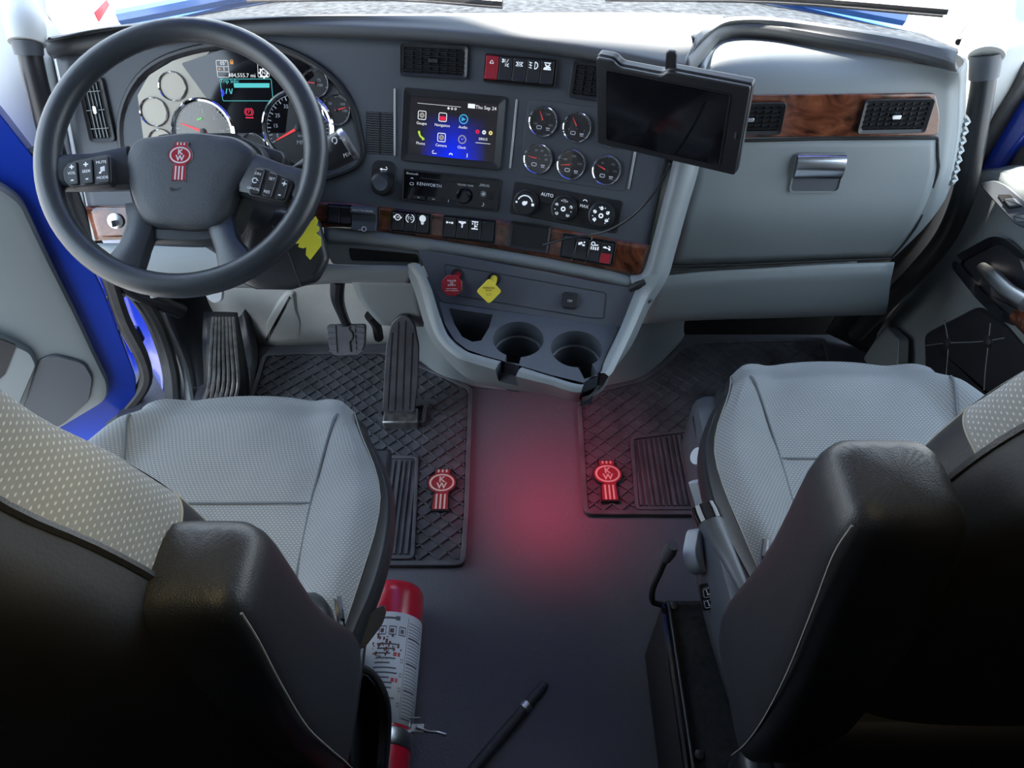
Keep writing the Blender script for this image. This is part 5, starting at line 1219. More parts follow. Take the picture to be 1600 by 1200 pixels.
# rounded recliner hump behind the passenger controls
MB().dome(circ(.05, 24), 0, [(.0, .02), (.008, .035), (.022, .045)]).xf(Fr(P(1150, 1000, .98), V((.2, 1, 0)), V((-.25, 0, 1)))).build('recliner_hump', BLACK, SC_, world=True)
MB().box((.33, .20, .30), (.05, .22, .10)).build('rear_skirt', BLACK, SC_, world=True, bevel=.02, seg=3)
# driver side: buckle strap and side tray
BK = thing('seat_belt_buckle', 'black seat belt buckle between the driver cushion and the red cylinder', 'seat belt', loc=P(560, 1010, 1.1))
bkf = Fr(P(578, 975, .985), V((.75, .1, -.15)), V((.45, 1, .35)))
MB().prism(rounded([bkf.L(*p) for p in ((545, 1018), (552, 1000), (580, 955), (601, 944), (604, 955), (598, 975), (570, 1012))], .006, 3), -.014, .004).xf(bkf).build('strap', BLACK, BK, world=True, bevel=.003)
MB().tube([P(520, 1040, 1.05), P(532, 1026, 1.05), P(540, 1012, 1.05)], [.007, .008, .006], 8).build('cable', SATIN, BK, world=True)
ST_ = thing('seat_side_tray', 'curved black plastic cover at the lower rear corner of the driver seat', 'cover', loc=P(575, 1150, 1.1))
MB().patch([[P(535, 1040, 1.08), P(545, 1120, 1.10), P(545, 1210, 1.08)], [P(570, 1050, 1.12), P(578, 1120, 1.16), P(570, 1210, 1.14)], [P(592, 1075, 1.10), P(596, 1130, 1.12), P(590, 1210, 1.10)], [P(604, 1090, 1.11), P(606, 1130, 1.13), P(600, 1210, 1.12)]], 4, 4).build('cover', BLACK, ST_, world=True, solid=.004)
MB().tube([P(548, 1038, 1.075), P(580, 1052, 1.095), P(600, 1085, 1.10), P(606, 1130, 1.12), P(600, 1210, 1.11)], .006, 8, sub=4).build('lip', BLACK, ST_, world=True)
# ------------------------------------------------------------------ fire extinguisher lying beside the driver seat
FE = thing('fire_extinguisher', 'red fire extinguisher with a white label lying beside the driver seat', 'fire extinguisher', loc=(-.228, .45, 0))
ex, er, ez = -.229, .057, .062
fx = Fr((ex, 0, ez), (1, 0, 0), (0, 0, 1))       # z of this frame points to -y
def ex_l(prof, nm, m, par, n=40): return MB().lathe(prof, n, (ex, 0, ez), ax=(0, 1, 0)).build(nm, m, par, world=True)
ex_l([(er * .55, .05), (er * .95, .10), (er, .14), (er, .640), (er * .985, .655), (er * .90, .664), (er * .80, .667), (er * .74, .662)], 'cylinder', EXTRED, FE)
lab = MB(); y0, y1 = .405, .597; n = 40
pts = [[V((ex + (er + .0006) * math.cos(a), y, ez + (er + .0006) * math.sin(a))) for a in [R(-20 + 220 * i / n) for i in range(n + 1)]] for y in (y0, y1)]
lab._add(pts[0] + pts[1], [[i, i + 1, n + 2 + i, n + 1 + i] for i in range(n)]); lab_o = lab.build('label', PAPER, FE, world=True, solid=.0004)
# print on the label: patches wrapped on the cylinder; s = arc metres from the crown (+ toward aisle), y along
def wrap(mb, s0, s1, ya, yb):
    k = 4; rr_ = er + .0013; P_ = []
    for y in (ya, yb):
        for i in range(k + 1):
            a = R(90) - (s0 + (s1 - s0) * i / k) / er; P_.append(V((ex + rr_ * math.cos(a), y, ez + rr_ * math.sin(a))))
    mb._add(P_, [[i, i + 1, k + 2 + i, k + 1 + i] for i in range(k)])
ink = MB(); red = MB()
for i in range(3):
    s = -.012 + i * .018
    wrap(ink, s, s + .013, .553, .555); wrap(ink, s, s + .013, .568, .570); wrap(ink, s, s + .0012, .553, .570); wrap(ink, s + .012, s + .013, .553, .570); wrap(ink, s + .003, s + .009, .557, .565)
wrap(ink, -.005, .016, .583, .587); wrap(ink, .016, .024, .581, .589)
wrap(ink, .040, .0408, .41, .59)
for y in (.515, .470): wrap(red, .018, .024, y, y + .007); wrap(red, .026, .030, y, y + .007)
random.seed(3)
for k in range(16):
    y = .416 + .0085 * k
    if y > .54: break
    wrap(ink, -.02 + random.random() * .01, .012 + random.random() * .018, y, y + .0028)
for k in range(30):
    y = .412 + .0058 * k
    wrap(ink, .043, .070 + random.random() * .012, y, y + (.0032 if k % 8 == 0 else .0012))
for y in (.43, .455, .48, .505): wrap(ink, .032, .037, y, y + .001); wrap(ink, .032, .037, y + .006, y + .007); wrap(ink, .032, .0328, y, y + .007); wrap(ink, .0363, .0371, y, y + .007)
ink.build('label_print', mat('label_ink', (.12, .12, .14), .6), lab_o, world=True, flat=True); red.build('label_red_print', REDINK, lab_o, world=True, flat=True, kind='stuff')
wn = MB(); random.seed(5)
for k in range(60):
    s = random.gauss(.0, .012); y = random.gauss(.53, .012); q = random.uniform(.001, .004); wrap(wn, s, s + q, y, y + q * random.uniform(.6, 2))
wn.build('scuff', mat('scuffed_brown', (.16, .05, .04), .7), lab_o, world=True, flat=True)
stp = ex_l([(er + .0014, .372), (er + .0026, .374), (er + .0026, .398), (er + .0014, .400)], 'strap', SATIN, FE)
CLP = MB(); cx_ = P(632, 1132, 1.262)
for d, s_ in (((0, 0, 0), (.020, .012, .006)), ((.020, -.004, -.006), (.026, .014, .003)), ((.012, .010, .002), (.030, .003, .004))): CLP.box(cx_ + V(d), s_)
CLP.tube([cx_ + V((.02, -.004, 0)), cx_ + V((.04, -.008, -.012)), cx_ + V((.055, -.006, -.022)), cx_ + V((.07, -.009, -.026))], .0035, 6, sub=3)
CLP.build('clasp', SATIN, FE, world=True, bevel=.0012, label='bent steel clasp of the strap')
MB().box((ex, .24, ez), (.05, .09, .05)).build('valve', BLACK, FE, world=True, bevel=.01)
# ------------------------------------------------------------------ black stick with a silver ring on the floor
TH_ = thing('tire_thumper', 'black rubber hose stick with a silver ring lying on the floor', 'stick', loc=onz(800, 1130, 0))
hp = [onz(720, 1232, .010), onz(745, 1196, .010), onz(790, 1142, .011), onz(824, 1101, .012), onz(852, 1067, .012)]
MB().tube(hp, [.0105, .0105, .010, .009, .0085], 14, sub=5).build('shaft', RUBBER, TH_, world=True)
a_ = onz(818, 1108, .0115); b_ = onz(827, 1098, .0118)
MB().lathe([(.0085, 0), (.0112, .0005), (.0112, .0125), (.0085, .013)], 20, a_, ax=b_ - a_).build('ring', SATIN, TH_, world=True)
# ------------------------------------------------------------------ floor mats
def inside(p, poly):
    c = False; j = len(poly) - 1
    for i in range(len(poly)):
        if (poly[i].y > p.y) != (poly[j].y > p.y) and p.x < (poly[j].x - poly[i].x) * (p.y - poly[i].y) / (poly[j].y - poly[i].y) + poly[i].x: c = not c
        j = i
    return c
def mat_thing(name, label, outline, pad, holes, embl, embr):
    t_ = thing(name, label, 'floor mat', loc=onz(*embl, 0))
    po = rounded([V((p.x, p.y)) for p in [onz(*q, .010) for q in outline]], .02, 3)
    base = MB().prism(po, .0, .006).build('base', RUBBER, t_, world=True)
    MB().frame(po, inset(po, .011), .001, .013).build('raised_border', RUBBER, t_, world=True, bevel=.0015)
    pp = rounded([V((p.x, p.y)) for p in [onz(*q, .010) for q in pad]], .014, 3)
    MB().frame(pp, inset(pp, .008), .005, .013).build('heel_pad_border', RUBBER, t_, world=True, bevel=.0015)
    xs = [p.x for p in pp]; ys = [p.y for p in pp]; inn = inset(pp, .010)
    x = min(xs) + .014; k = 0
    rbs = MB()
    while x < max(xs) - .01:
        yy = [y for y in [min(ys) + (max(ys) - min(ys)) * i / 60 for i in range(61)] if inside(V((x, y)), inn)]
        if len(yy) > 4: rbs.box((x, (yy[0] + yy[-1]) / 2, .007), (.0042 if k % 3 else .007, yy[-1] - yy[0], .007))
        x += .0125; k += 1
    rbs.build('heel_ribs', RUBBER, t_, world=True, kind='stuff')
    inn = inset(po, .012); hl = [[V((p.x, p.y)) for p in [onz(*q, .010) for q in h]] for h in holes] + [pp]
    xs = [p.x for p in inn]; ys = [p.y for p in inn]; lat = MB(); st = .004; gap = .0265
    ec = onz(*embl, .01)
    def ok(p): return inside(p, inn) and not any(inside(p, h) for h in hl) and not (abs(p.x - ec.x) < .022 and abs(p.y - ec.y) < .055)
    for di, (dx, dy) in enumerate(((.75, .66), (.75, -.66))):
        d = V((dx, dy)).normalized(); n_ = V((-d.y, d.x)); cen = V(((min(xs) + max(xs)) / 2, (min(ys) + max(ys)) / 2)); D = 1.1
        for i in range(-int(D / gap / 2), int(D / gap / 2) + 1):
            run = None; L = int(D / st)
            for j in range(-L // 2, L // 2 + 1):
                p = cen + n_ * (i * gap) + d * (j * st); g = ok(p)
                if g and run is None: run = p
                if (not g) and run is not None:
                    q = p - d * st
                    if (q - run).length > .006: lat.box(((run.x + q.x) / 2, (run.y + q.y) / 2, .0078), ((q - run).length, .0034, .0052), Matrix.Rotation(math.atan2(d.y, d.x), 3, 'Z'))
                    run = None
    lat.build('lattice', RUBBER, t_, world=True, kind='stuff')
    ef_ = Fr(onz(*embl, .010), (1, 0, 0), (0, 1, 0)).rot(embr)
    emblem(t_, ef_, .108, REDB, mat('cream_rubber', (.62, .50, .42), .6), BLACK, 0, 'emblem')
    return t_
REDB = mat('red_rubber', (.27, .020, .028), .5)
mat_thing('floor_mat', 'black rubber mat under the pedals with a red badge', ((412, 552), (470, 549), (600, 548), (660, 570), (739, 606), (733, 800), (727, 884), (560, 884), (400, 790), (378, 660)), ((540, 712), (655, 712), (648, 874), (540, 874)), (((588, 628), (672, 622), (668, 668), (590, 662)),), (690, 767), 0)
mat_thing('floor_mat', 'black rubber mat in front of the passenger seat with a red badge', ((902, 632), (916, 612), (960, 602), (1002, 592), (1040, 562), (1062, 540), (1090, 532), (1290, 528), (1310, 600), (1240, 800), (1120, 805), (912, 804)), ((984, 683), (1200, 655), (1200, 797), (993, 797)), (), (950, 753), 0)
# ------------------------------------------------------------------ tablet on the dash
w1 = 1.13; TLp, TRp, BLp = P(932, 90, w1), P(1177, 137, w1 * .9277), P(929, 225, w1 * 1.1187)
tfr = Fr((TRp + BLp) / 2, TRp - TLp, TLp - BLp); tw, th_ = (TRp - TLp).length, (TLp - BLp).length
TB = thing('tablet', 'black tablet in a rugged case mounted in front of the dashboard', 'tablet', tfr)
ol = [V((x * tw, y * th_)) for x, y in ((-.5, -.5), (.5, -.5), (.5, .5), (-.02, .5), (-.06, .44), (-.34, .44), (-.38, .5), (-.5, .5))]
MB().prism(rounded(ol, .006, 3), -.024, -.008).build('back_shell', BLACK, TB, bevel=.003, seg=3)
ol2 = inset(rounded(ol, .006, 3), .0015)
MB().prism(ol2, -.008, -.001).build('front_shell', BLACK, TB, bevel=.002, seg=3)
MB().prism(rrect(tw * .80, th_ * .80, .004), -.002, -.0004).xf(Fr((-.005, -.002, 0), (1, 0, 0), (0, 1, 0))).build('screen', GLOSSB, TB)
MB().frame(rrect(tw * .82, th_ * .82, .005), rrect(tw * .80, th_ * .80, .004), -.002, .0006).xf(Fr((-.005, -.002, 0), (1, 0, 0), (0, 1, 0))).build('screen_border', BLACK, TB)
MB().prism(rrect(.0035, .011, .0015), -.001, .0006).xf(Fr((tw * .455, -.004, 0), (1, 0, 0), (0, 1, 0))).build('camera_window', SATIN, TB)
MB().prism(rrect(.016, .034, .005), -.020, -.012).xf(Fr((-tw * .02, th_ * .54, 0), (1, 0, 0), (0, 1, 0))).build('mount_claw', BLACK, TB, bevel=.002)
MB().tube([V((0, 0, -.024)), V((0, -.01, -.07)), V((.01, -.03, -.13))], [.022, .014, .018], 12, sub=3).build('mount_arm', BLACK, TB)
cb = MB().tube([P(1046, 256, 1.12), P(1036, 280, 1.16), P(1015, 310, 1.22), P(985, 340, 1.26), P(950, 360, 1.30), P(915, 368, 1.325), P(880, 374, 1.335), P(848, 383, 1.352)], .0022, 8, sub=6).build('charging_cable', BLACK)
tag(cb, 'thin black cable running from the tablet to the burl pocket', 'cable')
# ------------------------------------------------------------------ grab handles
def grab(name, label, pts, rad, cap_):
    t_ = thing(name, label, 'grab handle', loc=P(*pts[-1]))
    MB().tube([P(*p) for p in pts], rad, 16, sub=6).build('bar', BLACK, t_, world=True)
    MB().tube([P(*p) for p in cap_], [rad * 1.15, rad * 1.28], 20).build('collar', GRAYD, t_, world=True)
    return t_
grab('grab_handle', 'long black grab handle curving down beside the passenger door', [(1543, 60, 1.285), (1536, 130, 1.32), (1527, 190, 1.35), (1517, 250, 1.39), (1502, 315, 1.45), (1474, 375, 1.53), (1430, 428, 1.62), (1380, 478, 1.73), (1338, 522, 1.85)], .0205, [(1537, 122, 1.31), (1541, 84, 1.29)])
grab('grab_handle', 'black grab handle beside the driver pillar', [(39, 40, 1.265), (50, 100, 1.29), (62, 150, 1.32), (76, 205, 1.36), (96, 270, 1.41), (122, 340, 1.48), (160, 410, 1.58), (205, 452, 1.67), (245, 470, 1.75), (282, 486, 1.83)], .0195, [(46, 86, 1.28), (41, 62, 1.27)])
for nm, q, lb in (('trim_6', ((1541, 88, 1.285), (1549, 52, 1.29), (1560, 10, 1.31), (1568, -40, 1.34)), 'pale handle socket on the passenger pillar'), ('trim_7', ((42, 68, 1.27), (39, 40, 1.27), (33, 5, 1.29), (28, -40, 1.32)), 'pale handle socket on the driver pillar')):
    tag(MB().tube([P(*p) for p in q], [.0285, .032, .026, .018], 20, sub=5).build(nm, LIGHTG, kind='structure'), lb)
# ------------------------------------------------------------------ passenger door
DR = thing('door_2', 'grey passenger door panel with a window switch and a stitched black insert', None, loc=(1.0, .8, 0), kind='structure')
DX = .955
MB().patch([[onx(1528, 268, DX - .0), onx(1580, 275, DX - .02), onx(1640, 340, DX - .03), onx(1760, 560, DX - .03)], [onx(1500, 330, DX), onx(1545, 360, DX - .03), onx(1620, 440, DX - .045), onx(1720, 620, DX - .045)], [onx(1440, 430, DX), onx(1470, 470, DX), onx(1540, 520, DX - .02), onx(1680, 700, DX - .02)], [onx(1385, 500, DX), onx(1430, 540, DX + .01), onx(1480, 580, DX + .01), onx(1600, 740, DX + .01)], [onx(1345, 560, DX + .02), onx(1370, 590, DX + .02), onx(1420, 660, DX + .02), onx(1500, 800, DX + .02)]], 5, 5).build('trim_panel', GRAY, DR, world=True, solid=.02)
lp_ = [onx(1528, 268, DX), onx(1580, 275, DX - .02), onx(1640, 340, DX - .03), onx(1760, 560, DX - .03)]
MB().patch([[p + V((.10, 0, .015)) for p in lp_], [p + V((.04, 0, .015)) for p in lp_], lp_], 4, 3).build('ledge', GRAY, DR, world=True, solid=.01)
df = Fr(onx(1570, 315, DX - .042), V((-.12, -1, -.05)), V((.45, -.05, 1)))
wsw = MB().prism(rounded([df.L(*p) for p in ((1530, 288), (1556, 282), (1574, 290), (1640, 345), (1620, 360), (1588, 352))], .012, 4), -.01, .004).xf(df).build('switch_plate', GRAYD, DR, world=True, bevel=.002)
MB().prism(rounded([df.L(*p) for p in ((1562, 306), (1582, 306), (1600, 325), (1578, 328))], .004), .003, .006).xf(df).build('switch_well', BLACKM, wsw, world=True)
MB().dome(rounded([df.L(*p) for p in ((1572, 314), (1590, 312), (1602, 324), (1582, 327))], .003), .004, [(0, .008), (.002, .010)]).xf(df).build('window_switch', GRAYD, wsw, world=True)
MB().dome(rounded([df.L(*p) for p in ((1586, 340), (1604, 338), (1612, 347), (1592, 348))], .003), .004, [(0, .006), (.002, .007)]).xf(df).build('lock_switch', SATIN, wsw, world=True)
hf = Fr(onx(1560, 440, DX - .055), V((0, -1, -.08)), V((.18, -.1, 1)))
hpz = rounded([hf.L(*p) for p in ((1493, 418), (1500, 400), (1555, 370), (1575, 372), (1660, 440), (1700, 540), (1640, 520), (1592, 510), (1565, 500), (1530, 465))], .015, 4)
hh_ = MB().frame(hpz, inset(hpz, .014), -.012, .010, .004).xf(hf).build('handle_frame', GLOSSB, DR, world=True, bevel=.002)
MB().prism(inset(hpz, .013), -.02, -.004).xf(hf).build('handle_pocket', BLACK, DR, world=True)
MB().tube([onx(1535, 418, DX - .06), onx(1552, 432, DX - .075), onx(1575, 455, DX - .08), onx(1605, 475, DX - .075)], [.010, .013, .014, .016], 12, sub=4).build('pull_handle', SATIN, DR, world=True, label='silver inner door handle')
MB().tube([onx(1592, 492, DX - .06), onx(1620, 520, DX - .06), onx(1660, 560, DX - .06)], .016, 10).build('wood_inlay', WOOD, DR, world=True)
jf = Fr(onx(1530, 540, DX - .026), V((0, -1, 0)), V((0, 0, 1)))
MB().dome(rounded([jf.L(*p) for p in ((1448, 520), (1530, 478), (1580, 505), (1700, 640), (1700, 760), (1560, 660), (1450, 590))], .02, 4), -.03, [(0, .0), (.006, .008), (.02, .010)]).xf(jf).build('stitched_insert', LEATHER, DR, world=True)
for pts in (((1447, 540), (1480, 536), (1530, 534), (1570, 528)), ((1476, 500), (1482, 536), (1480, 570), (1478, 600)), ((1548, 505), (1545, 534), (1540, 580), (1538, 610))):
    MB().tube([jf.W(*jf.L(*p, .010), .0105) for p in pts], .0011, 6, sub=4).build('stitching', GRAY, DR, world=True)
for p in ((1481, 537), (1545, 534)): MB().lathe([(.013, 0), (.011, .005), (.004, .008)], 16, jf.W(*jf.L(*p, .010), .009), ax=jf.z).build('tuft_button', LEATHER, DR, world=True)
MB().prism(rounded([jf.L(*p) for p in ((1352, 560), (1385, 510), (1408, 530), (1406, 570), (1380, 600))], .01), -.02, .006).xf(jf).build('map_pocket', GRAY, DR, world=True, bevel=.004)
# window frame, blue door shell, side glass
def strip(nm, m, pts, x, lb):
    mb = MB(); mb._add([onx(px, py, x) for px, py in pts], [list(range(len(pts)))]); tag(mb.build(nm, m, solid=.03, kind='structure', bevel=.006), lb)
strip('trim_8', SEAL, ((1625, 60), (1625, 118), (1560, 225), (1532, 275), (1490, 300), (1512, 250), (1545, 190), (1580, 120)), .975, 'dark seal along the passenger door opening')
strip('trim_9', BLUE, ((1640, 100), (1640, 190), (1600, 240), (1580, 272), (1520, 285), (1555, 225)), 1.0, 'blue painted frame of the passenger door')
strip('trim_15', SEAL, ((1660, 160), (1660, 262), (1575, 275), (1600, 232)), 1.015, 'dark inner window frame of the passenger door')
kr = MB().patch([[P(1492, 150, 1.46), P(1530, 200, 1.5), P(1545, 262, 1.53)], [P(1478, 230, 1.52), P(1515, 265, 1.56), P(1535, 300, 1.585)], [P(1452, 330, 1.60), P(1500, 345, 1.63), P(1520, 360, 1.64)], [P(1395, 410, 1.72), P(1440, 430, 1.75), P(1465, 450, 1.77)], [P(1330, 470, 1.86), P(1390, 495, 1.89), P(1410, 520, 1.91)], [P(1290, 520, 1.98), P(1340, 545, 1.98), P(1370, 570, 1.97)]], 4, 4)
tag(kr.build('trim_14', SEATBACK, kind='structure', solid=.01), 'dark kick panel behind the passenger grab handle')
wn_ = MB(); wn_._add([V((1.03, .28, .62)), V((1.03, 1.25, .62)), V((1.02, 1.05, 1.52)), V((1.02, .28, 1.52))], [[0, 1, 2, 3]]); tag(wn_.build('window_2', GLASS, kind='structure'), 'passenger side window glass')
# ------------------------------------------------------------------ driver door, standing open
DL = thing('door_1', 'grey driver door panel standing open with blue painted edges', None, loc=(-1.05, 1.15, 0), kind='structure')
HX, HY = -1.02, 1.16; oa = R(62); dd = V((-math.sin(oa), -math.cos(oa), 0)); dn = V((math.cos(oa), -math.sin(oa), 0))
dfm = Fr((HX, HY, .3), dd, V((0, 0, 1)))
if dfm.z.dot(CP - dfm.o) < 0: dfm = Fr((HX, HY, .3), -dd, V((0, 0, 1)))
def dl(*p, z=0): return dfm.L(*p, z)
shell = [(-60, 120), (0, 178), (60, 255), (110, 350), (160, 450), (190, 530), (213, 590), (212, 640), (160, 690), (60, 760), (-80, 840)]
MB().prism(rounded([dl(*p) for p in shell], .02), -.05, 0).xf(dfm).build('shell', BLUE, DL, world=True, bevel=.02, seg=3, label='glossy blue painted door shell')
trimp = [(-60, 270), (0, 290), (35, 315), (75, 400), (120, 490), (150, 555), (172, 600), (168, 626), (120, 655), (60, 690), (-80, 740)]
MB().dome(rounded([dl(*p, z=.02) for p in trimp], .03, 4), 0, [(0, .014), (.006, .022), (.02, .026)]).xf(dfm).build('trim_panel', GRAY, DL, world=True)
MB().dome(rounded([dl(*p, z=.03) for p in ((60, 562), (85, 553), (132, 566), (146, 590), (140, 625), (100, 662), (60, 682), (20, 672), (40, 630))], .015, 4), .02, [(0, .030), (.003, .033)]).xf(dfm).build('speaker_cover', GRAYD, DL, world=True)
MB().dome(rounded([dl(*p, z=.03) for p in ((-60, 500), (0, 522), (48, 545), (58, 565), (30, 630), (0, 658), (-60, 680))], .012, 4), .02, [(0, .034), (.004, .042), (.02, .043)]).xf(dfm).build('arm_rest', GRAY, DL, world=True)
MB().prism(rounded([dl(*p, z=.044) for p in ((-60, 515), (0, 530), (26, 540), (8, 585), (-10, 600), (-60, 610))], .006), .04, .0445).xf(dfm).build('dark_insert', BLACK, DL, world=True)
MB().tube([dfm.W(*dl(*p, z=.0), -.01) for p in ((60, 235), (120, 330), (165, 420), (192, 500), (222, 560), (228, 600), (200, 640), (170, 665))], .016, 8, sub=4).build('door_seal', SEAL, DL, world=True)
# door sill and opening seal on the cab side
tag(MB().tube([P(196, 440, 1.66), P(222, 470, 1.72), P(245, 510, 1.78), P(262, 560, 1.83), P(270, 610, 1.84), P(270, 680, 1.82)], .020, 10, sub=5).build('trim_10', SEAL, kind='structure'), 'worn rubber seal along the driver door opening')
tag(MB().tube([P(246, 480, 1.76), P(270, 530, 1.83), P(288, 580, 1.87), P(298, 640, 1.86)], [.004, .008, .011, .012], 8, sub=4).build('trim_11', LIGHTG, kind='structure'), 'pale sill edge beside the driver foot rest')
kick = MB().patch([[P(240, 440, 1.74), P(300, 440, 1.83), P(350, 445, 1.92), P(374, 452, 1.90)], [P(262, 500, 1.84), P(305, 500, 1.88), P(350, 500, 1.94), P(388, 500, 1.92)], [P(288, 580, 1.90), P(310, 580, 1.90), P(360, 585, 1.93), P(403, 550, 1.95)], [P(300, 660, 1.86), P(320, 660, 1.86), P(350, 660, 1.86), P(386, 640, 1.84)]], 4, 4)
tag(kick.build('trim_12', BLACK, kind='structure', solid=.01), 'dark kick panel beside the foot rest')
jamb = MB().patch([[P(110, 380, 1.75), P(180, 400, 1.80), P(215, 440, 1.75)], [P(150, 480, 1.86), P(200, 480, 1.90), P(235, 500, 1.84)], [P(200, 560, 1.95), P(225, 560, 1.95), P(255, 560, 1.88)], [P(215, 660, 1.90), P(235, 660, 1.90), P(262, 660, 1.86)]], 4, 4)
tag(jamb.build('trim_13', BLUE, kind='structure', solid=.01), 'blue painted door jamb at the driver hinge')
ch = thing('door_check', 'dusty metal door check strap linking the open door to the jamb', 'door check', loc=P(190, 462, 1.7))
MB().tube([P(150, 470, 1.66), P(178, 464, 1.67), P(200, 458, 1.69)], [.007, .009, .011], 8, sub=3, flat=(0, 0, 1)).build('strap', STEEL, ch, world=True); MB().lathe([(.008, -.008), (.008, .008)], 12, P(186, 463, 1.66), ax=(0, 0, 1)).build('pin', STEEL, ch, world=True)
hn = thing('jamb_hinge', 'blue painted lower hinge in the driver door opening', 'hinge', loc=P(212, 525, 1.86)); MB().box(P(210, 525, 1.80), (.03, .03, .045)).build('leaf', BLUE, hn, world=True, bevel=.004); MB().lathe([(.008, -.04), (.008, .04)], 12, P(200, 530, 1.80), ax=(0, 0, 1)).build('pin', BLACK, hn, world=True)
rel = thing('hood_release', 'grey oval release tab under the dash by the foot rest', 'release lever', loc=P(335, 462, 1.6))
MB().dome(rounded([Fr(P(335, 462, 1.6), V((1, 0, 0)), V((0, .5, .8))).L(*p) for p in ((318, 452), (350, 452), (348, 470), (335, 474), (325, 466))], .01, 4), -.004, [(0, .003), (.002, .005)]).xf(Fr(P(335, 462, 1.6), V((1, 0, 0)), V((0, .5, .8)))).build('tab', GKNOB, rel, world=True)
# ------------------------------------------------------------------ red footwell courtesy lamp under the console
LP = thing('courtesy_lamp', 'small red courtesy lamp under the console lighting the aisle floor', 'lamp', loc=(.075, .98, .34))
MB().lathe([(.016, .0), (.016, .012), (.012, .014)], 20, (.075, .98, .335), ax=(0, -.3, -1)).build('housing', BLACK, LP, world=True)
MB().lathe([(.011, 0), (.011, .003)], 16, V((.075, .98, .335)) + V((0, -.3, -1)).normalized() * .013, ax=(0, -.3, -1)).build('lens', emis('red_lens', (1, .02, .06), 3.0), LP, world=True)
sd = bpy.data.lights.new('courtesy_light', 'SPOT'); sd.energy = 1.9; sd.color = (1, .06, .16); sd.spot_size = R(112); sd.spot_blend = 1.0; sd.shadow_soft_size = .02
so = bpy.data.objects.new('courtesy_light', sd); COL.objects.link(so); so.parent = LP
tgt = onz(868, 735, 0); src = V((.075, .975, .315)); so.location = src - V((.075, .98, .34)); so.rotation_euler = (tgt - src).to_track_quat('-Z', 'Y').to_euler()
# ------------------------------------------------------------------ warm ceiling lamps added to tint the seat backs
def added_warm_lamp(label, loc, target, en):
    t_ = thing('added_warm_lamp', label, 'lamp', loc=loc, group='added warm lamps'); d = (V(target) - V(loc)).normalized()
    MB().lathe([(.03, -.02), (.034, .0), (.030, .03), (.026, .032)], 24, loc, ax=d, cap=False).build('housing', LIGHTG, t_, world=True)
    MB().lathe([(.025, .024), (.024, .027)], 20, loc, ax=d).build('lens', emis('warm_lens', (1, .8, .45), 4.0), t_, world=True)
    ld = bpy.data.lights.new('added_warm_light', 'SPOT'); ld.energy = en; ld.color = (1, .80, .36); ld.spot_size = R(36); ld.spot_blend = 1.0; ld.shadow_soft_size = .025
    lo_ = bpy.data.objects.new('added_warm_light', ld); COL.objects.link(lo_); lo_.parent = t_; lo_.location = d * .04; lo_.rotation_euler = d.to_track_quat('-Z', 'Y').to_euler()
added_warm_lamp('warm ceiling lamp added to tint the driver seat back', V((-.10, .10, 1.93)), (-.42, .31, 1.0), 14)
added_warm_lamp('warm ceiling lamp added to tint the passenger seat back', V((.16, .16, 1.93)), (.44, .40, 1.0), 5)
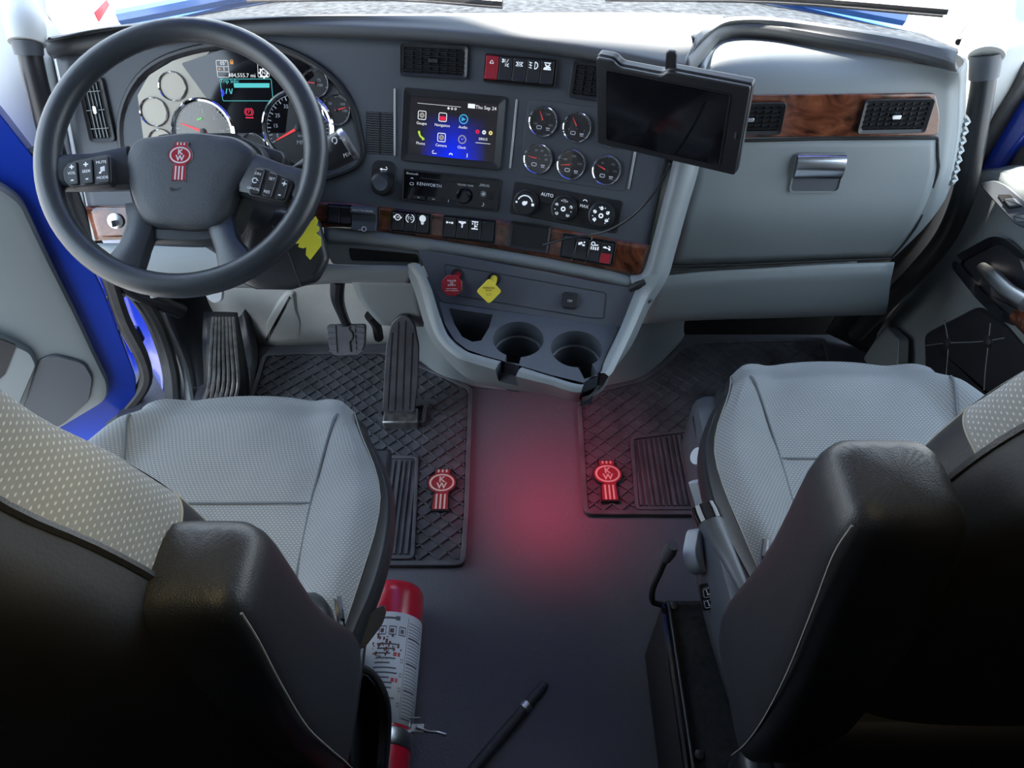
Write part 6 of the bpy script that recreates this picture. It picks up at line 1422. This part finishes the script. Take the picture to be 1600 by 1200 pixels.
# ------------------------------------------------------------------ outside
gd_ = MB().box((0, 4, -1.25), (80, 80, .1)).build('ground_outside', ASPH, kind='structure'); tag(gd_, 'pale asphalt yard outside the cab')
hood = thing('truck_hood', 'blue truck hood and dark cowl beyond the windscreen', 'hood', loc=(0, 2.2, .5))
MB().patch([[V((-.95, 3.4, .30)), V((-.5, 3.5, .46)), V((0, 3.55, .50)), V((.5, 3.5, .46)), V((.95, 3.4, .30))], [V((-1.0, 2.6, .50)), V((-.5, 2.6, .60)), V((0, 2.6, .62)), V((.5, 2.6, .60)), V((1.0, 2.6, .50))], [V((-1.05, 1.95, .60)), V((-.5, 2.0, .69)), V((0, 2.03, .70)), V((.5, 2.0, .69)), V((1.05, 1.95, .60))]], 5, 5).build('hood_panel', HOODHAZE, hood, world=True, solid=.03)
MB().patch([[V((-1.05, 1.93, .61)), V((-.5, 1.98, .68)), V((0, 2.0, .69)), V((.5, 1.98, .68)), V((1.05, 1.93, .61))], [V((-1.05, 1.60, .68)), V((-.5, 1.75, .725)), V((0, 1.80, .73)), V((.5, 1.75, .725)), V((1.05, 1.60, .68))], [V((-1.02, 1.34, .73)), V((-.5, 1.56, .75)), V((0, 1.62, .76)), V((.5, 1.56, .75)), V((1.05, 1.32, .73))]], 5, 5).build('cowl', mat('wet_cowl', (.030, .036, .044), .75, spec=.12, noise=(60, .8), bump=(90, .6, .003)), hood, world=True, solid=.02)
MB().tube([V((-1.0, 1.95, .64)), V((-.5, 2.0, .705)), V((0, 2.02, .72)), V((.5, 2.0, .705)), V((1.0, 1.95, .64))], .02, 8, sub=4).build('hood_edge', HOODHAZE, hood, world=True)
for nm, pts, lb in (('wiper', [(-.02, 1.62, .80), (-.25, 1.66, .80), (-.55, 1.60, .82)], 'black wiper arm in front of the driver'), ('wiper', [(.20, 1.66, .80), (.55, 1.62, .81), (.85, 1.50, .83)], 'black wiper arm in front of the passenger')):
    w_o = thing(nm, lb, 'wiper', loc=pts[0], group='windscreen wipers')
    MB().tube([V(p) for p in pts], .007, 8, sub=4).build('arm', BLACK, w_o, world=True); MB().tube([V(p) + V((0, .01, -.012)) for p in pts], .004, 6, sub=4).build('blade', RUBBER, w_o, world=True)
TRL = thing('parked_trailer', 'white truck body parked outside the driver window with a small red mark', 'trailer', loc=(-3.3, 3.7, -1.2))
MB().box((-3.3, 3.7, .15), (2.6, 1.6, 2.7)).build('box_body', TRAILER, TRL, world=True, bevel=.05)
mkf = Fr(P(148, 22, 1.0), V((1, 0, 0)), V((0, 0, 1)))
q_ = [onx(px, py, -1.998) for px, py in ((147, 20), (166, 0), (170, 8), (154, 34))]
mk = MB(); mk._add(q_, [[0, 1, 2, 3]]); mk.build('red_mark', REDINK, TRL, world=True, solid=.004)
flush_letters()
